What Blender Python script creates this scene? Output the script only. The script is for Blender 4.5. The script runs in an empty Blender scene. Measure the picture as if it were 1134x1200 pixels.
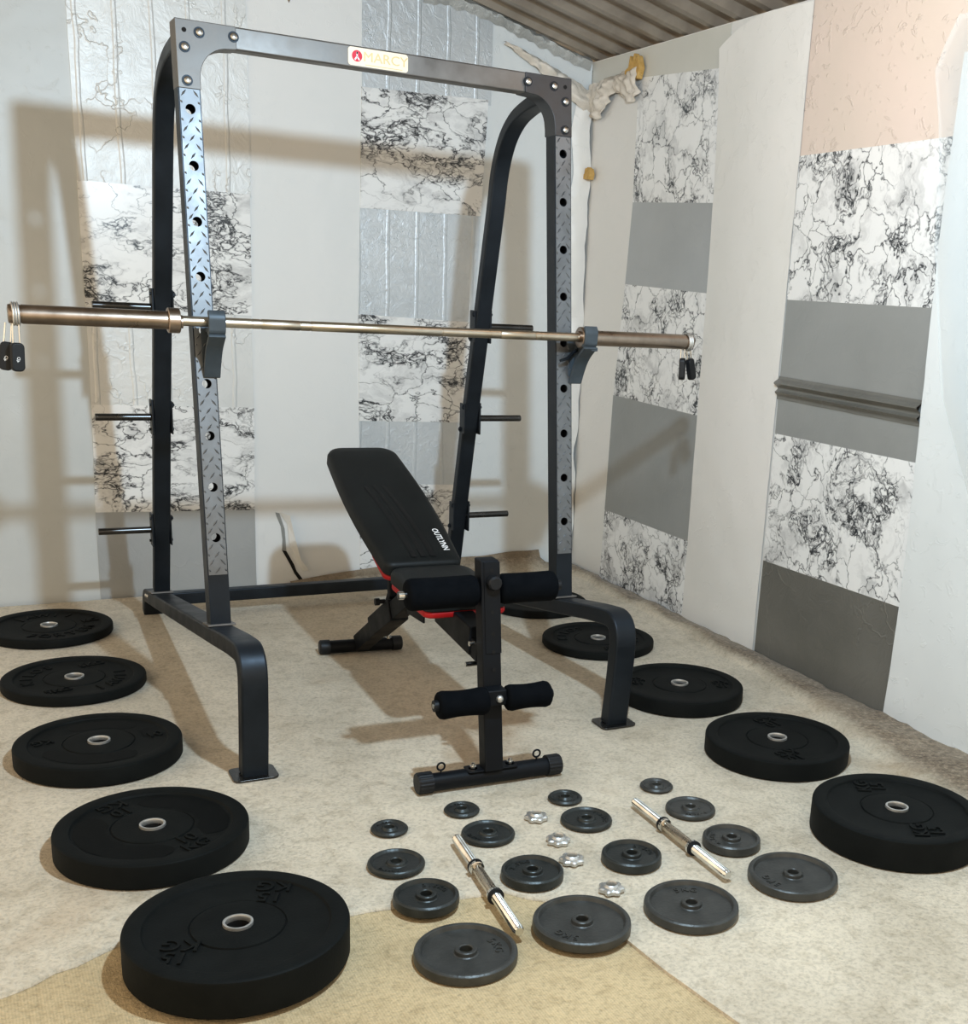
import bpy, bmesh, math, random
from mathutils import Vector, Matrix, noise
from math import sin, cos, pi, radians, atan2, sqrt
random.seed(7)
SC = bpy.context.scene
COL = SC.collection

# ------------------------------------------------------------------ helpers
class MB:
    """collects shapes, then links them as ONE mesh object"""
    def __init__(s): s.v = []; s.f = []
    def add(s, vs, fs, m=None):
        b = len(s.v)
        for p in vs:
            p = Vector(p)
            s.v.append(m @ p if m is not None else p)
        s.f += [tuple(b + i for i in f) for f in fs]
        return s
    def box(s, c, d, m=None):
        x, y, z = c; a, b, e = d[0] / 2, d[1] / 2, d[2] / 2
        vs = [(x + i * a, y + j * b, z + k * e) for i in (-1, 1) for j in (-1, 1) for k in (-1, 1)]
        return s.add(vs, [(0, 1, 3, 2), (4, 6, 7, 5), (0, 4, 5, 1), (2, 3, 7, 6), (0, 2, 6, 4), (1, 5, 7, 3)], m)
    def tube(s, pts, r, n=12, cap=True, m=None):
        """round tube along pts; r a number or a list"""
        P = [Vector(p) for p in pts]; k = len(P)
        R = r if isinstance(r, (list, tuple)) else [r] * k
        T = [(P[min(i + 1, k - 1)] - P[max(i - 1, 0)]).normalized() for i in range(k)]
        up = Vector((0, 0, 1)) if abs(T[0].z) < .9 else Vector((1, 0, 0))
        N = (up - T[0] * up.dot(T[0])).normalized(); vs = []; fs = []
        for i in range(k):
            N = (N - T[i] * N.dot(T[i])).normalized(); B = T[i].cross(N)
            for j in range(n):
                a = 2 * pi * j / n
                vs.append(P[i] + (N * cos(a) + B * sin(a)) * R[i])
        for i in range(k - 1):
            for j in range(n):
                fs.append((i * n + j, i * n + (j + 1) % n, (i + 1) * n + (j + 1) % n, (i + 1) * n + j))
        if cap:
            fs.append(tuple(range(n - 1, -1, -1))); fs.append(tuple((k - 1) * n + j for j in range(n)))
        return s.add(vs, fs, m)
    def lathe(s, prof, n=64, m=None, closed=False):
        """(r, z) profile about z"""
        vs = []; fs = []; k = len(prof)
        for r, z in prof:
            for j in range(n):
                a = 2 * pi * j / n; vs.append((r * cos(a), r * sin(a), z))
        rng = k if closed else k - 1
        for i in range(rng):
            for j in range(n):
                i2 = (i + 1) % k
                fs.append((i * n + j, i * n + (j + 1) % n, i2 * n + (j + 1) % n, i2 * n + j))
        if not closed:
            if prof[0][0] > 1e-6: fs.append(tuple(range(n - 1, -1, -1)))
            if prof[-1][0] > 1e-6: fs.append(tuple((k - 1) * n + j for j in range(n)))
        return s.add(vs, fs, m)
    def strip(s, path, x0, x1, t):
        """rectangular bar of thickness t following a (y, z) path, spanning x0..x1"""
        P = [Vector((0, a, b)) for a, b in path]; k = len(P); vs = []; fs = []
        for i in range(k):
            if i == 0: d = (P[1] - P[0]).normalized(); sc = 1
            elif i == k - 1: d = (P[-1] - P[-2]).normalized(); sc = 1
            else:
                d1 = (P[i] - P[i - 1]).normalized(); d2 = (P[i + 1] - P[i]).normalized()
                d = (d1 + d2).normalized(); sc = 1 / max(.5, d.dot(d1))
            n_ = Vector((0, -d.z, d.y)) * (t / 2 * sc)
            for sx, sg in ((x0, 1), (x1, 1), (x1, -1), (x0, -1)):
                vs.append((sx, P[i].y + n_.y * sg, P[i].z + n_.z * sg))
        for i in range(k - 1):
            for j in range(4):
                fs.append((i * 4 + j, i * 4 + (j + 1) % 4, (i + 1) * 4 + (j + 1) % 4, (i + 1) * 4 + j))
        fs.append((3, 2, 1, 0)); e = (k - 1) * 4; fs.append((e, e + 1, e + 2, e + 3))
        return s.add(vs, fs)
    def prism(s, poly, h0, h1, m=None):
        n = len(poly); vs = [(x, y, h0) for x, y in poly] + [(x, y, h1) for x, y in poly]
        fs = [tuple(range(n - 1, -1, -1)), tuple(range(n, 2 * n))] + [(i, (i + 1) % n, n + (i + 1) % n, n + i) for i in range(n)]
        return s.add(vs, fs, m)
    def build(s, name, mat, parent=None, smooth=None, bevel=0, seg=2, fix=True):
        me = bpy.data.meshes.new(name)
        me.from_pydata([tuple(v) for v in s.v], [], s.f); me.update()
        if fix:
            bm = bmesh.new(); bm.from_mesh(me); bmesh.ops.recalc_face_normals(bm, faces=bm.faces); bm.to_mesh(me); bm.free()
        o = bpy.data.objects.new(name, me); COL.objects.link(o)
        if mat: me.materials.append(mat)
        if smooth is not None:
            for p in me.polygons: p.use_smooth = True
            bm = bmesh.new(); bm.from_mesh(me); th = radians(smooth)
            for e in bm.edges:
                if len(e.link_faces) != 2 or e.calc_face_angle(0) > th: e.smooth = False
            bm.to_mesh(me); bm.free()
        if bevel:
            b = o.modifiers.new('bevel', 'BEVEL'); b.width = bevel; b.segments = seg; b.limit_method = 'ANGLE'; b.angle_limit = radians(40)
            b.harden_normals = False
            for p in me.polygons: p.use_smooth = True
            w = o.modifiers.new('wn', 'WEIGHTED_NORMAL'); w.keep_sharp = True
        if parent: o.parent = parent
        return o

def tag(o, label=None, cat=None, group=None, kind=None):
    if label: o['label'] = label
    if cat: o['category'] = cat
    if group: o['group'] = group
    if kind: o['kind'] = kind
    return o

def empty(name, loc=(0, 0, 0), rz=0):
    o = bpy.data.objects.new(name, None); COL.objects.link(o); o.location = loc; o.rotation_euler = (0, 0, rz)
    o.empty_display_size = .05
    return o

def clone(root):
    """a thing with copies of its parts and sub-parts"""
    r = root.copy(); COL.objects.link(r)
    for ch in root.children:
        c = ch.copy(); COL.objects.link(c); c.parent = r
        for g in ch.children:
            d = g.copy(); COL.objects.link(d); d.parent = c
    return r

def rounded(path, r, n=6):
    """round the corners of an open 2D path"""
    out = [path[0]]
    for i in range(1, len(path) - 1):
        a, b, c = (Vector(path[i - 1]), Vector(path[i]), Vector(path[i + 1]))
        rr = r[i - 1] if isinstance(r, (list, tuple)) else r
        la, lc = (a - b).length, (c - b).length
        d = min(rr, la * .48, lc * .48)
        p, q = b + (a - b).normalized() * d, b + (c - b).normalized() * d
        for k in range(n + 1):
            t = k / n
            v = p * (1 - t) ** 2 + b * 2 * t * (1 - t) + q * t * t
            out.append((v.x, v.y))
    out.append(path[-1])
    return out

def rrect(w, h, r, n=6, cx=0, cy=0):
    pts = []
    for sx, sy, a0 in ((1, 1, 0), (-1, 1, 90), (-1, -1, 180), (1, -1, 270)):
        for k in range(n + 1):
            a = radians(a0 + 90 * k / n)
            pts.append((cx + sx * (w / 2 - r) + r * cos(a), cy + sy * (h / 2 - r) + r * sin(a)))
    return pts

_font = {}
def glyphs(body, size, extrude, bold=0.0):
    key = (body, size, extrude, bold)
    if key in _font: return _font[key]
    cu = bpy.data.curves.new('t', 'FONT'); cu.body = body; cu.size = size; cu.extrude = extrude; cu.offset = bold
    cu.align_x = 'CENTER'; cu.align_y = 'CENTER'; cu.resolution_u = 3
    o = bpy.data.objects.new('t', cu); COL.objects.link(o)
    dg = bpy.context.evaluated_depsgraph_get(); dg.update()
    me = bpy.data.meshes.new_from_object(o.evaluated_get(dg))
    res = ([v.co.copy() for v in me.vertices], [tuple(p.vertices) for p in me.polygons])
    COL.objects.unlink(o); bpy.data.objects.remove(o); bpy.data.meshes.remove(me); bpy.data.curves.remove(cu)
    _font[key] = res
    return res

# ------------------------------------------------------------------ materials
def mat(name, color=(.5, .5, .5), rough=.5, metal=0., spec=.5, coat=0):
    m = bpy.data.materials.new(name); m.use_nodes = True
    b = m.node_tree.nodes['Principled BSDF']
    b.inputs['Base Color'].default_value = (*color, 1); b.inputs['Roughness'].default_value = rough
    b.inputs['Metallic'].default_value = metal; b.inputs['Specular IOR Level'].default_value = spec
    if coat: b.inputs['Coat Weight'].default_value = coat
    return m, m.node_tree.nodes, m.node_tree.links, b

def nz(N, L, scale, detail=4, rough=.5, dist=0, vec=None):
    n = N.new('ShaderNodeTexNoise'); n.inputs['Scale'].default_value = scale; n.inputs['Detail'].default_value = detail
    n.inputs['Roughness'].default_value = rough; n.inputs['Distortion'].default_value = dist
    if vec is None:
        t = N.new('ShaderNodeTexCoord'); vec = t.outputs['Object']
    L.new(vec, n.inputs['Vector'])
    return n

def ramp(N, L, src, stops):
    r = N.new('ShaderNodeValToRGB'); e = r.color_ramp.elements
    while len(e) > 1: e.remove(e[-1])
    for i, (p, c) in enumerate(stops):
        x = e[0] if i == 0 else e.new(p)
        x.position = p; x.color = (*c, 1) if len(c) == 3 else c
    L.new(src, r.inputs['Fac'])
    return r

def bump(N, L, b, src, strength=.3, dist=.01, prev=None):
    k = N.new('ShaderNodeBump'); k.inputs['Strength'].default_value = strength; k.inputs['Distance'].default_value = dist
    L.new(src, k.inputs['Height'])
    if prev is not None: L.new(prev.outputs['Normal'], k.inputs['Normal'])
    L.new(k.outputs['Normal'], b.inputs['Normal'])
    return k

def mix(N, L, fac, a, b, mode='MIX'):
    m = N.new('ShaderNodeMix'); m.data_type = 'RGBA'; m.blend_type = mode
    for s, val in ((m.inputs[0], fac), (m.inputs[6], a), (m.inputs[7], b)):
        if hasattr(val, 'is_output'): L.new(val, s)
        elif isinstance(val, (int, float)): s.default_value = val
        else: s.default_value = (*val, 1)
    return m.outputs[2]

def math_(N, L, op, a, b=None):
    m = N.new('ShaderNodeMath'); m.operation = op
    for i, v in enumerate((a, b)):
        if v is None: continue
        if hasattr(v, 'is_output'): L.new(v, m.inputs[i])
        else: m.inputs[i].default_value = v
    return m.outputs[0]

def m_simple_noise(name, c1, c2, scale, rough, bs=.1, bd=.002, metal=0, bscale=None, spec=.5):
    m, N, L, b = mat(name, c1, rough, metal, spec)
    n = nz(N, L, scale, 5); L.new(ramp(N, L, n.outputs['Fac'], [(.3, c1), (.7, c2)]).outputs['Color'], b.inputs['Base Color'])
    n2 = nz(N, L, bscale or scale * 4, 4); bump(N, L, b, n2.outputs['Fac'], bs, bd)
    return m

def wall_white(name, c1, c2, dents=.35, rough=.42):
    m, N, L, b = mat(name, c1, rough)
    n = nz(N, L, 1.3, 4); L.new(ramp(N, L, n.outputs['Fac'], [(.3, c1), (.72, c2)]).outputs['Color'], b.inputs['Base Color'])
    big = nz(N, L, 3.2, 2, .5, .6); k = bump(N, L, b, big.outputs['Fac'], .22, .03)
    d = nz(N, L, 13, 3, .55, 2.2); r = ramp(N, L, d.outputs['Fac'], [(.60, (0, 0, 0)), (.66, (1, 1, 1)), (.72, (0, 0, 0))])
    bump(N, L, b, r.outputs['Color'], dents, .004, k)
    return m

M = {}
M['white'] = wall_white('white_board', (.70, .73, .735), (.76, .785, .79), .25)
M['white_warm'] = wall_white('white_board_warm', (.74, .74, .71), (.79, .775, .75), .22)
M['white_sheet'] = wall_white('white_sheet', (.76, .775, .77), (.80, .80, .79), .1, .5)
M['beige'] = wall_white('beige_board', (.68, .615, .53), (.76, .645, .58), .5, .5)
M['film_grey'] = wall_white('film_grey', (.55, .575, .575), (.63, .65, .65), .12, .42)

def foil(name, c1, c2, metal, rough, scale, strength, lines=.5, vert=1.0):
    m, N, L, b = mat(name, c1, rough, metal)
    t = N.new('ShaderNodeTexCoord'); O = t.outputs['Object']
    n = nz(N, L, 2.5, 4, vec=O); L.new(ramp(N, L, n.outputs['Fac'], [(.3, c1), (.7, c2)]).outputs['Color'], b.inputs['Base Color'])
    mp = N.new('ShaderNodeMapping'); mp.inputs['Scale'].default_value = (1, 1, vert); L.new(O, mp.inputs['Vector'])
    w = nz(N, L, scale * .5, 4, .6, 0, O)
    mx = N.new('ShaderNodeMix'); mx.data_type = 'VECTOR'; mx.inputs[0].default_value = .30
    L.new(mp.outputs['Vector'], mx.inputs[4]); L.new(w.outputs['Color'], mx.inputs[5])
    v = N.new('ShaderNodeTexVoronoi'); v.feature = 'DISTANCE_TO_EDGE'; v.inputs['Scale'].default_value = scale
    L.new(mx.outputs[1], v.inputs['Vector'])
    r = ramp(N, L, v.outputs['Distance'], [(0, (1, 1, 1)), (.022, (0, 0, 0))])
    gate = nz(N, L, scale * .6, 2, .5, 0, O); gr = ramp(N, L, gate.outputs['Fac'], [(.45, (0, 0, 0)), (.6, (1, 1, 1))])
    k = bump(N, L, b, mix(N, L, 1., r.outputs['Color'], gr.outputs['Color'], 'MULTIPLY'), strength * lines, .004)
    wv = N.new('ShaderNodeTexWave'); wv.bands_direction = 'X'; wv.inputs['Scale'].default_value = 2.3; wv.inputs['Distortion'].default_value = .7; wv.inputs['Detail Scale'].default_value = 1.5
    L.new(O, wv.inputs['Vector']); wr = ramp(N, L, wv.outputs['Fac'], [(.955, (0, 0, 0)), (.99, (1, 1, 1))])
    k = bump(N, L, b, wr.outputs['Color'], strength * lines * (1 if vert < .9 and lines > .45 else 0), .006, k)
    d = nz(N, L, scale * 1.6, 5, .65, 1.6, O); k2 = bump(N, L, b, d.outputs['Fac'], strength * .55, .008, k)
    return m
M['foil_white'] = foil('foil_white', (.67, .68, .675), (.75, .755, .74), .10, .40, 8, .6, .8, .45)
M['foil'] = foil('foil_silver', (.58, .62, .65), (.68, .71, .73), .30, .36, 13, .75, .5, .5)
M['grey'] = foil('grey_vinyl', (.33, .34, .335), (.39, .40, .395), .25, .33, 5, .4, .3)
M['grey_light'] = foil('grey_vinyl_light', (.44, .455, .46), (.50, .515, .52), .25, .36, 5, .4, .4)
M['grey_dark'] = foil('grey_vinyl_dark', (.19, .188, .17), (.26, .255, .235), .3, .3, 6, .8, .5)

def marble(name, seed, stretch=(1, 1, 1)):
    m, N, L, b = mat(name, (.8, .8, .8), .28)
    t = N.new('ShaderNodeTexCoord'); mp = N.new('ShaderNodeMapping'); mp.inputs['Location'].default_value = seed
    mp.inputs['Scale'].default_value = stretch
    L.new(t.outputs['Object'], mp.inputs['Vector'])
    def warp(scale, amt, src, det=4):
        n = nz(N, L, scale, det, .6, 0, src)
        s = N.new('ShaderNodeVectorMath'); s.operation = 'SUBTRACT'; L.new(n.outputs['Color'], s.inputs[0]); s.inputs[1].default_value = (.5, .5, .5)
        q = N.new('ShaderNodeVectorMath'); q.operation = 'SCALE'; L.new(s.outputs[0], q.inputs[0]); q.inputs['Scale'].default_value = amt
        a = N.new('ShaderNodeVectorMath'); a.operation = 'ADD'; L.new(src, a.inputs[0]); L.new(q.outputs[0], a.inputs[1])
        return a.outputs[0]
    w = warp(5, .26, mp.outputs['Vector']); w2 = warp(17, .055, w)
    def veins(scale, vec, width):
        v = N.new('ShaderNodeTexVoronoi'); v.feature = 'DISTANCE_TO_EDGE'; v.inputs['Scale'].default_value = scale
        L.new(vec, v.inputs['Vector'])
        return ramp(N, L, v.outputs['Distance'], [(0, (1, 1, 1)), (width, (.28, .28, .28)), (width * 3.2, (0, 0, 0))]).outputs['Color']
    big = veins(8.0, w2, .013); small = veins(19, w2, .04); tiny = veins(34, w2, .06)
    mk = nz(N, L, 3.3, 3, .55, .4, mp.outputs['Vector'])
    mask = ramp(N, L, mk.outputs['Fac'], [(.38, (.12, .12, .12)), (.56, (1, 1, 1))]).outputs['Color']
    mk2 = nz(N, L, 4.2, 3, .6, .8, w)
    mask2 = ramp(N, L, mk2.outputs['Fac'], [(.49, (0, 0, 0)), (.60, (1, 1, 1))]).outputs['Color']
    bw = N.new('ShaderNodeRGBToBW')
    a = mix(N, L, 1., big, mask, 'MULTIPLY'); s = mix(N, L, 1., small, mask2, 'MULTIPLY'); s3 = mix(N, L, 1., tiny, mix(N, L, 1., mask2, mask2, 'MULTIPLY'), 'MULTIPLY')
    tot = mix(N, L, 1., a, s, 'ADD'); tot = mix(N, L, .8, tot, s3, 'ADD')
    cl = nz(N, L, 6, 5, .65, .5, w); cloud = ramp(N, L, cl.outputs['Fac'], [(.5, (0, 0, 0)), (.78, (.34, .34, .34))]).outputs['Color']
    tot = mix(N, L, 1., tot, cloud, 'ADD')
    L.new(tot, bw.inputs['Color'])
    c = ramp(N, L, bw.outputs[0], [(0, (.84, .845, .84)), (.4, (.40, .405, .41)), (.85, (.04, .045, .05))])
    L.new(c.outputs['Color'], b.inputs['Base Color'])
    return m
M['marble_back'] = marble('marble_back', (3.1, 1.7, .4), (.75, 1, 1.25))
M['marble_right'] = marble('marble_right', (7.3, .6, 2.2), (1, 1, 1))

def paint(name, c, rough=.35, metal=.6, bs=.04):
    m, N, L, b = mat(name, c, rough, metal, .5 if metal > .25 else .28)
    n = nz(N, L, 9, 5, .6); r = ramp(N, L, n.outputs['Fac'], [(.3, tuple(x * .8 for x in c)), (.7, tuple(x * 1.25 for x in c))])
    L.new(r.outputs['Color'], b.inputs['Base Color'])
    rr = ramp(N, L, n.outputs['Fac'], [(.3, (rough * .8,) * 3), (.75, (rough * 1.3,) * 3)]); L.new(rr.outputs['Color'], b.inputs['Roughness'])
    n2 = nz(N, L, 60, 3); bump(N, L, b, n2.outputs['Fac'], bs, .001)
    return m
M['rack'] = paint('rack_dark_steel', (.022, .029, .038), .42, .5)
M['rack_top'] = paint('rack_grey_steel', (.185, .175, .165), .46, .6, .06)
M['rack_shaded'] = paint('rack_steel_shaded', (.075, .08, .088), .42, .6)  # darker copy for the right corner bracket, its shade put into the colour
M['tread'] = paint('tread_silver', (.21, .222, .235), .46, .75, .10)
M['hook'] = paint('hook_blue_grey', (.08, .10, .118), .5, .3)
M['black_steel'] = paint('black_steel', (.005, .007, .010), .5, .0)
M['peg'] = paint('peg_steel', (.10, .10, .10), .25, .9)
M['chrome'] = paint('chrome', (.72, .72, .70), .16, 1., .03)
M['chrome_dim'] = paint('chrome_dim', (.55, .55, .53), .28, 1., .03)
M['sleeve'] = paint('bronze_sleeve', (.36, .30, .25), .30, 1., .05)
M['ring_silver'] = paint('ring_silver', (.60, .60, .585), .42, .85)
def shaft_mat():
    m, N, L, b = mat('knurled_shaft', (.55, .49, .40), .34, 1.)
    n = nz(N, L, 6, 4); L.new(ramp(N, L, n.outputs['Fac'], [(.3, (.50, .43, .33)), (.7, (.64, .60, .53))]).outputs['Color'], b.inputs['Base Color'])
    n2 = nz(N, L, 420, 2); bump(N, L, b, n2.outputs['Fac'], .3, .001)
    return m
M['shaft'] = shaft_mat()
M['rubber'] = m_simple_noise('rubber', (.0035, .005, .005), (.007, .009, .0088), 14, .66, .35, .0015, bscale=260, spec=.2)
M['rubber_gloss'] = m_simple_noise('rubber_gloss', (.0025, .0035, .0035), (.004, .005, .005), 12, .55, .3, .001, bscale=220, spec=.12)
M['foam'] = m_simple_noise('foam', (.0035, .005, .007), (.006, .0075, .010), 30, .9, .4, .002, bscale=300, spec=.08)
M['leather'] = m_simple_noise('leather', (.0055, .0075, .008), (.0095, .0125, .013), 7, .52, .3, .001, bscale=300, spec=.35)
M['stripe'] = m_simple_noise('stripe', (.003, .004, .005), (.005, .006, .007), 7, .5, .2, .001, bscale=300)
M['red'] = m_simple_noise('red_vinyl', (.34, .005, .008), (.46, .009, .013), 9, .45, .1)
M['iron'] = m_simple_noise('hammertone_iron', (.058, .060, .057), (.086, .088, .084), 30, .40, .5, .0015, metal=.35, bscale=150)
M['iron_dark'] = m_simple_noise('hammertone_iron_dark', (.036, .041, .040), (.058, .063, .061), 30, .38, .5, .0015, metal=.4, bscale=150)
M['black_plastic'] = m_simple_noise('black_plastic', (.006, .008, .011), (.010, .012, .015), 20, .5, .1)
M['cream'] = mat('cream_sticker', (.80, .70, .56), .4)[0]
M['gold'] = mat('gold_ink', (.62, .50, .27), .45, .2)[0]
M['red_ink'] = mat('red_ink', (.60, .02, .05), .45)[0]
M['white_ink'] = mat('white_ink', (.85, .86, .86), .5)[0]
M['edge_dark'] = mat('dark_gap', (.012, .011, .010), .9)[0]
M['orange_foam'] = m_simple_noise('orange_foam', (.55, .34, .10), (.68, .46, .18), 40, .8, .6, .01)
M['film'] = foil('crumpled_film', (.66, .60, .52), (.78, .74, .68), .0, .25, 22, .8)
M['brown'] = m_simple_noise('mottled_brown', (.22, .17, .13), (.30, .24, .19), 9, .8, .2)
M['silver_lump'] = foil('silver_lump', (.42, .43, .42), (.60, .61, .60), .4, .42, 30, 1.)

def carpet_mat(name, base, dark, curl=False, weave=False):
    m, N, L, b = mat(name, base, .95, 0, .12)
    t = N.new('ShaderNodeTexCoord'); V = t.outputs['Object']
    n = nz(N, L, 2.6, 6, .62, .3, V); c = ramp(N, L, n.outputs['Fac'], [(.28, dark), (.5, base), (.75, tuple(min(1, x * 1.13) for x in base))]).outputs['Color']
    f = nz(N, L, 95, 3, .7, 0, V); sp = ramp(N, L, f.outputs['Fac'], [(.3, (.66, .66, .66)), (.55, (1, 1, 1)), (.8, (1.0, 1.0, 1.0))]).outputs['Color']
    c = mix(N, L, .75, c, sp, 'MULTIPLY')
    f2 = nz(N, L, 22, 4, .65, .4, V); sp2 = ramp(N, L, f2.outputs['Fac'], [(.32, (.72, .70, .66)), (.5, (1, 1, 1))]).outputs['Color']
    c = mix(N, L, .6, c, sp2, 'MULTIPLY')
    st = nz(N, L, 1.15, 4, .6, .6, V); sm = ramp(N, L, st.outputs['Fac'], [(.60, (0, 0, 0)), (.74, (.55, .55, .55))]).outputs['Color']
    bw = N.new('ShaderNodeRGBToBW'); L.new(sm, bw.inputs[0])
    c = mix(N, L, bw.outputs[0], c, (.33, .22, .12))
    if curl:
        at = N.new('ShaderNodeAttribute'); at.attribute_name = 'curl'; at.attribute_type = 'GEOMETRY'
        cn = nz(N, L, 9, 5, .7, .6, V)
        k = math_(N, L, 'MULTIPLY', at.outputs['Fac'], ramp(N, L, cn.outputs['Fac'], [(.28, (1, 1, 1)), (.72, (.72, .72, .72))]).outputs['Color'])
        ff = nz(N, L, 60, 4, .75, 0, V); fr = ramp(N, L, ff.outputs['Fac'], [(.34, (.085, .062, .042)), (.52, (.215, .165, .115)), (.68, (.40, .33, .25))]).outputs['Color']
        c = mix(N, L, k, c, fr)
    if weave:
        wv = N.new('ShaderNodeTexWave'); wv.inputs['Scale'].default_value = 55; wv.inputs['Distortion'].default_value = .6; L.new(V, wv.inputs['Vector'])
        c = mix(N, L, .10, c, wv.outputs['Color'], 'MULTIPLY')
    L.new(c, b.inputs['Base Color'])
    k1 = bump(N, L, b, f.outputs['Fac'], .7, .006)
    bump(N, L, b, f2.outputs['Fac'], .35, .012, k1)
    b.inputs['Sheen Weight'].default_value = .15
    return m
M['carpet'] = carpet_mat('beige_carpet', (.63, .56, .45), (.51, .445, .345), True)
M['carpet_under'] = carpet_mat('tan_carpet', (.60, .48, .30), (.50, .39, .235), False, True)
M['jute'] = carpet_mat('jute_backing', (.34, .28, .21), (.20, .16, .11), False, True)

def roof_mat():
    m, N, L, b = mat('roof_tin', (.20, .18, .155), .42, .35)
    n = nz(N, L, 2.2, 5, .6, .5); L.new(ramp(N, L, n.outputs['Fac'], [(.3, (.20, .17, .14)), (.7, (.42, .375, .32))]).outputs['Color'], b.inputs['Base Color'])
    n2 = nz(N, L, 50, 3); bump(N, L, b, n2.outputs['Fac'], .05, .002)
    return m
M['roof'] = roof_mat()
M['fascia'] = wall_white('fascia_board', (.60, .60, .55), (.66, .655, .61), .1)

# ------------------------------------------------------------------ the place: floor, walls, roof
def bwp(x, z, off=0.0):                       # a point on the back wall
    return (x - .03 * off * -1, 1.98 + .03 * (x - .2) - off, z)
def rwp(y, z, off=0.0):
    return (2.71 - off, y, z)

XL_ROOM, Y_FRONT = -1.7, -4.2
def roof_z(x): return 2.395 + .24 * (2.71 - x)

fl = MB(); fl.box((.5, -1.1, -.03), (4.5, 6.4, .06)); f_ = fl.build('floor', M['carpet_under']); tag(f_, kind='structure')

# walls (each a slab)
w = MB()
a, b_ = bwp(XL_ROOM, 0), bwp(2.74, 0)
def slab(pts, d):
    """pts: polygon; d: thickness vector"""
    n = len(pts); vs = [Vector(p) for p in pts]; vs += [v + Vector(d) for v in vs]
    return vs, [tuple(range(n)), tuple(range(2 * n - 1, n - 1, -1))] + [(i, (i + 1) % n, n + (i + 1) % n, n + i) for i in range(n)]
w.add(*slab([bwp(XL_ROOM, -.02), bwp(2.76, -.02), bwp(2.76, roof_z(2.76) - .03), bwp(XL_ROOM, roof_z(XL_ROOM) - .03)], (0, .08, 0)))
wall_back = w.build('wall_back', M['edge_dark']); tag(wall_back, kind='structure')
w = MB(); w.add(*slab([(2.71, 2.10, -.02), (2.71, Y_FRONT, -.02), (2.71, Y_FRONT, 2.40), (2.71, 2.10, 2.40)], (.08, 0, 0)))
wall_right = w.build('wall_right', M['white_warm']); tag(wall_right, kind='structure')

def patch(name, mt, parent, quad, wall, off, sub=0, label=None):
    """thin sheet on a wall: quad (u, z) corners"""
    f = bwp if wall == 'b' else rwp
    mb = MB(); n = len(quad)
    vs = [f(u, z, off) for u, z in quad] + [f(u, z, .0005) for u, z in quad]
    mb.add(vs, [tuple(range(n))] + [(i, (i + 1) % n, n + (i + 1) % n, n + i) for i in range(n)])
    o = mb.build(name, mt, parent)
    if label: o['label'] = label
    return o

# white foam boards over the dark back wall, top edges cut unevenly below the roof
def board_b(name, mt, x0, x1, top, z0=0.0, off=.006, label=None):
    n = max(2, int((x1 - x0) / .05)); pts = [(x0, z0), (x1, z0)]
    for i in range(n + 1):
        x = x1 + (x0 - x1) * i / n
        pts.append((x, top(x) + .012 * noise.noise((x * 9, 0, 3)) * (0 if i in (0, n) else 1)))
    return patch(name, mt, wall_back, pts, 'b', off, label=label)
lin = lambda xa, za, xb, zb: (lambda x: za + (zb - za) * (x - xa) / (xb - xa))
board_b('wall_board', M['film_grey'], XL_ROOM, .47, lin(XL_ROOM, 2.9, .47, 2.62), label='grey film covered board at the left end')
board_b('wall_board', M['white_sheet'], 1.09, 1.60, lin(1.09, 2.62, 1.6, 2.57), label='plain white board with a torn slit at its foot')
board_b('wall_board', M['white'], 1.98, 2.705, lin(1.98, 2.545, 2.705, 2.39), label='plain white board next to the corner')
board_b('foil_sheet', M['foil_white'], .45, 1.112, lin(.45, 2.70, 1.112, 2.62), 1.67, .010, 'crinkled pale foil sheet')
patch('marble_sheet', M['marble_back'], wall_back, [(.449, 1.210), (1.103, 1.196), (1.107, 1.682), (.449, 1.676)], 'b', .012)
patch('foil_sheet', M['foil_white'], wall_back, [(.448, .82), (1.1, .81), (1.1, 1.197), (.45, 1.211)], 'b', .010)
patch('marble_sheet', M['marble_back'], wall_back, [(.435, .379), (1.091, .362), (1.1, .81), (.448, .822)], 'b', .012)
patch('grey_sheet', M['grey_light'], wall_back, [(.433, 0), (1.088, 0), (1.091, .363), (.435, .38)], 'b', .010)
def top_d(x):
    return (2.585 - .012 * (x - 1.55) / .3) if x < 1.85 else (2.56 - (x - 1.85) * .31 if x < 2.2 else 2.45)
board_b('foil_sheet', M['foil'], 1.59, 2.19, lambda x: lin(1.59, 2.585, 1.86, 2.545)(x) if x < 1.86 else lin(1.86, 2.545, 2.19, 2.50)(x), 2.15, .010, 'wrinkled silver foil sheet')
patch('marble_sheet', M['marble_back'], wall_back, [(1.58, 1.668), (2.152, 1.678), (2.176, 2.172), (1.588, 2.152)], 'b', .012)
patch('foil_sheet', M['foil'], wall_back, [(1.571, 1.218), (2.13, 1.204), (2.155, 1.681), (1.58, 1.671)], 'b', .010)
patch('marble_sheet', M['marble_back'], wall_back, [(1.573, .752), (2.10, .741), (2.13, 1.206), (1.571, 1.222)], 'b', .012)
patch('foil_sheet', M['foil'], wall_back, [(1.575, .462), (2.08, .44), (2.10, .744), (1.573, .756)], 'b', .010)
patch('marble_sheet', M['marble_back'], wall_back, [(1.575, 0), (2.06, 0), (2.08, .442), (1.575, .464)], 'b', .012)
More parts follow.
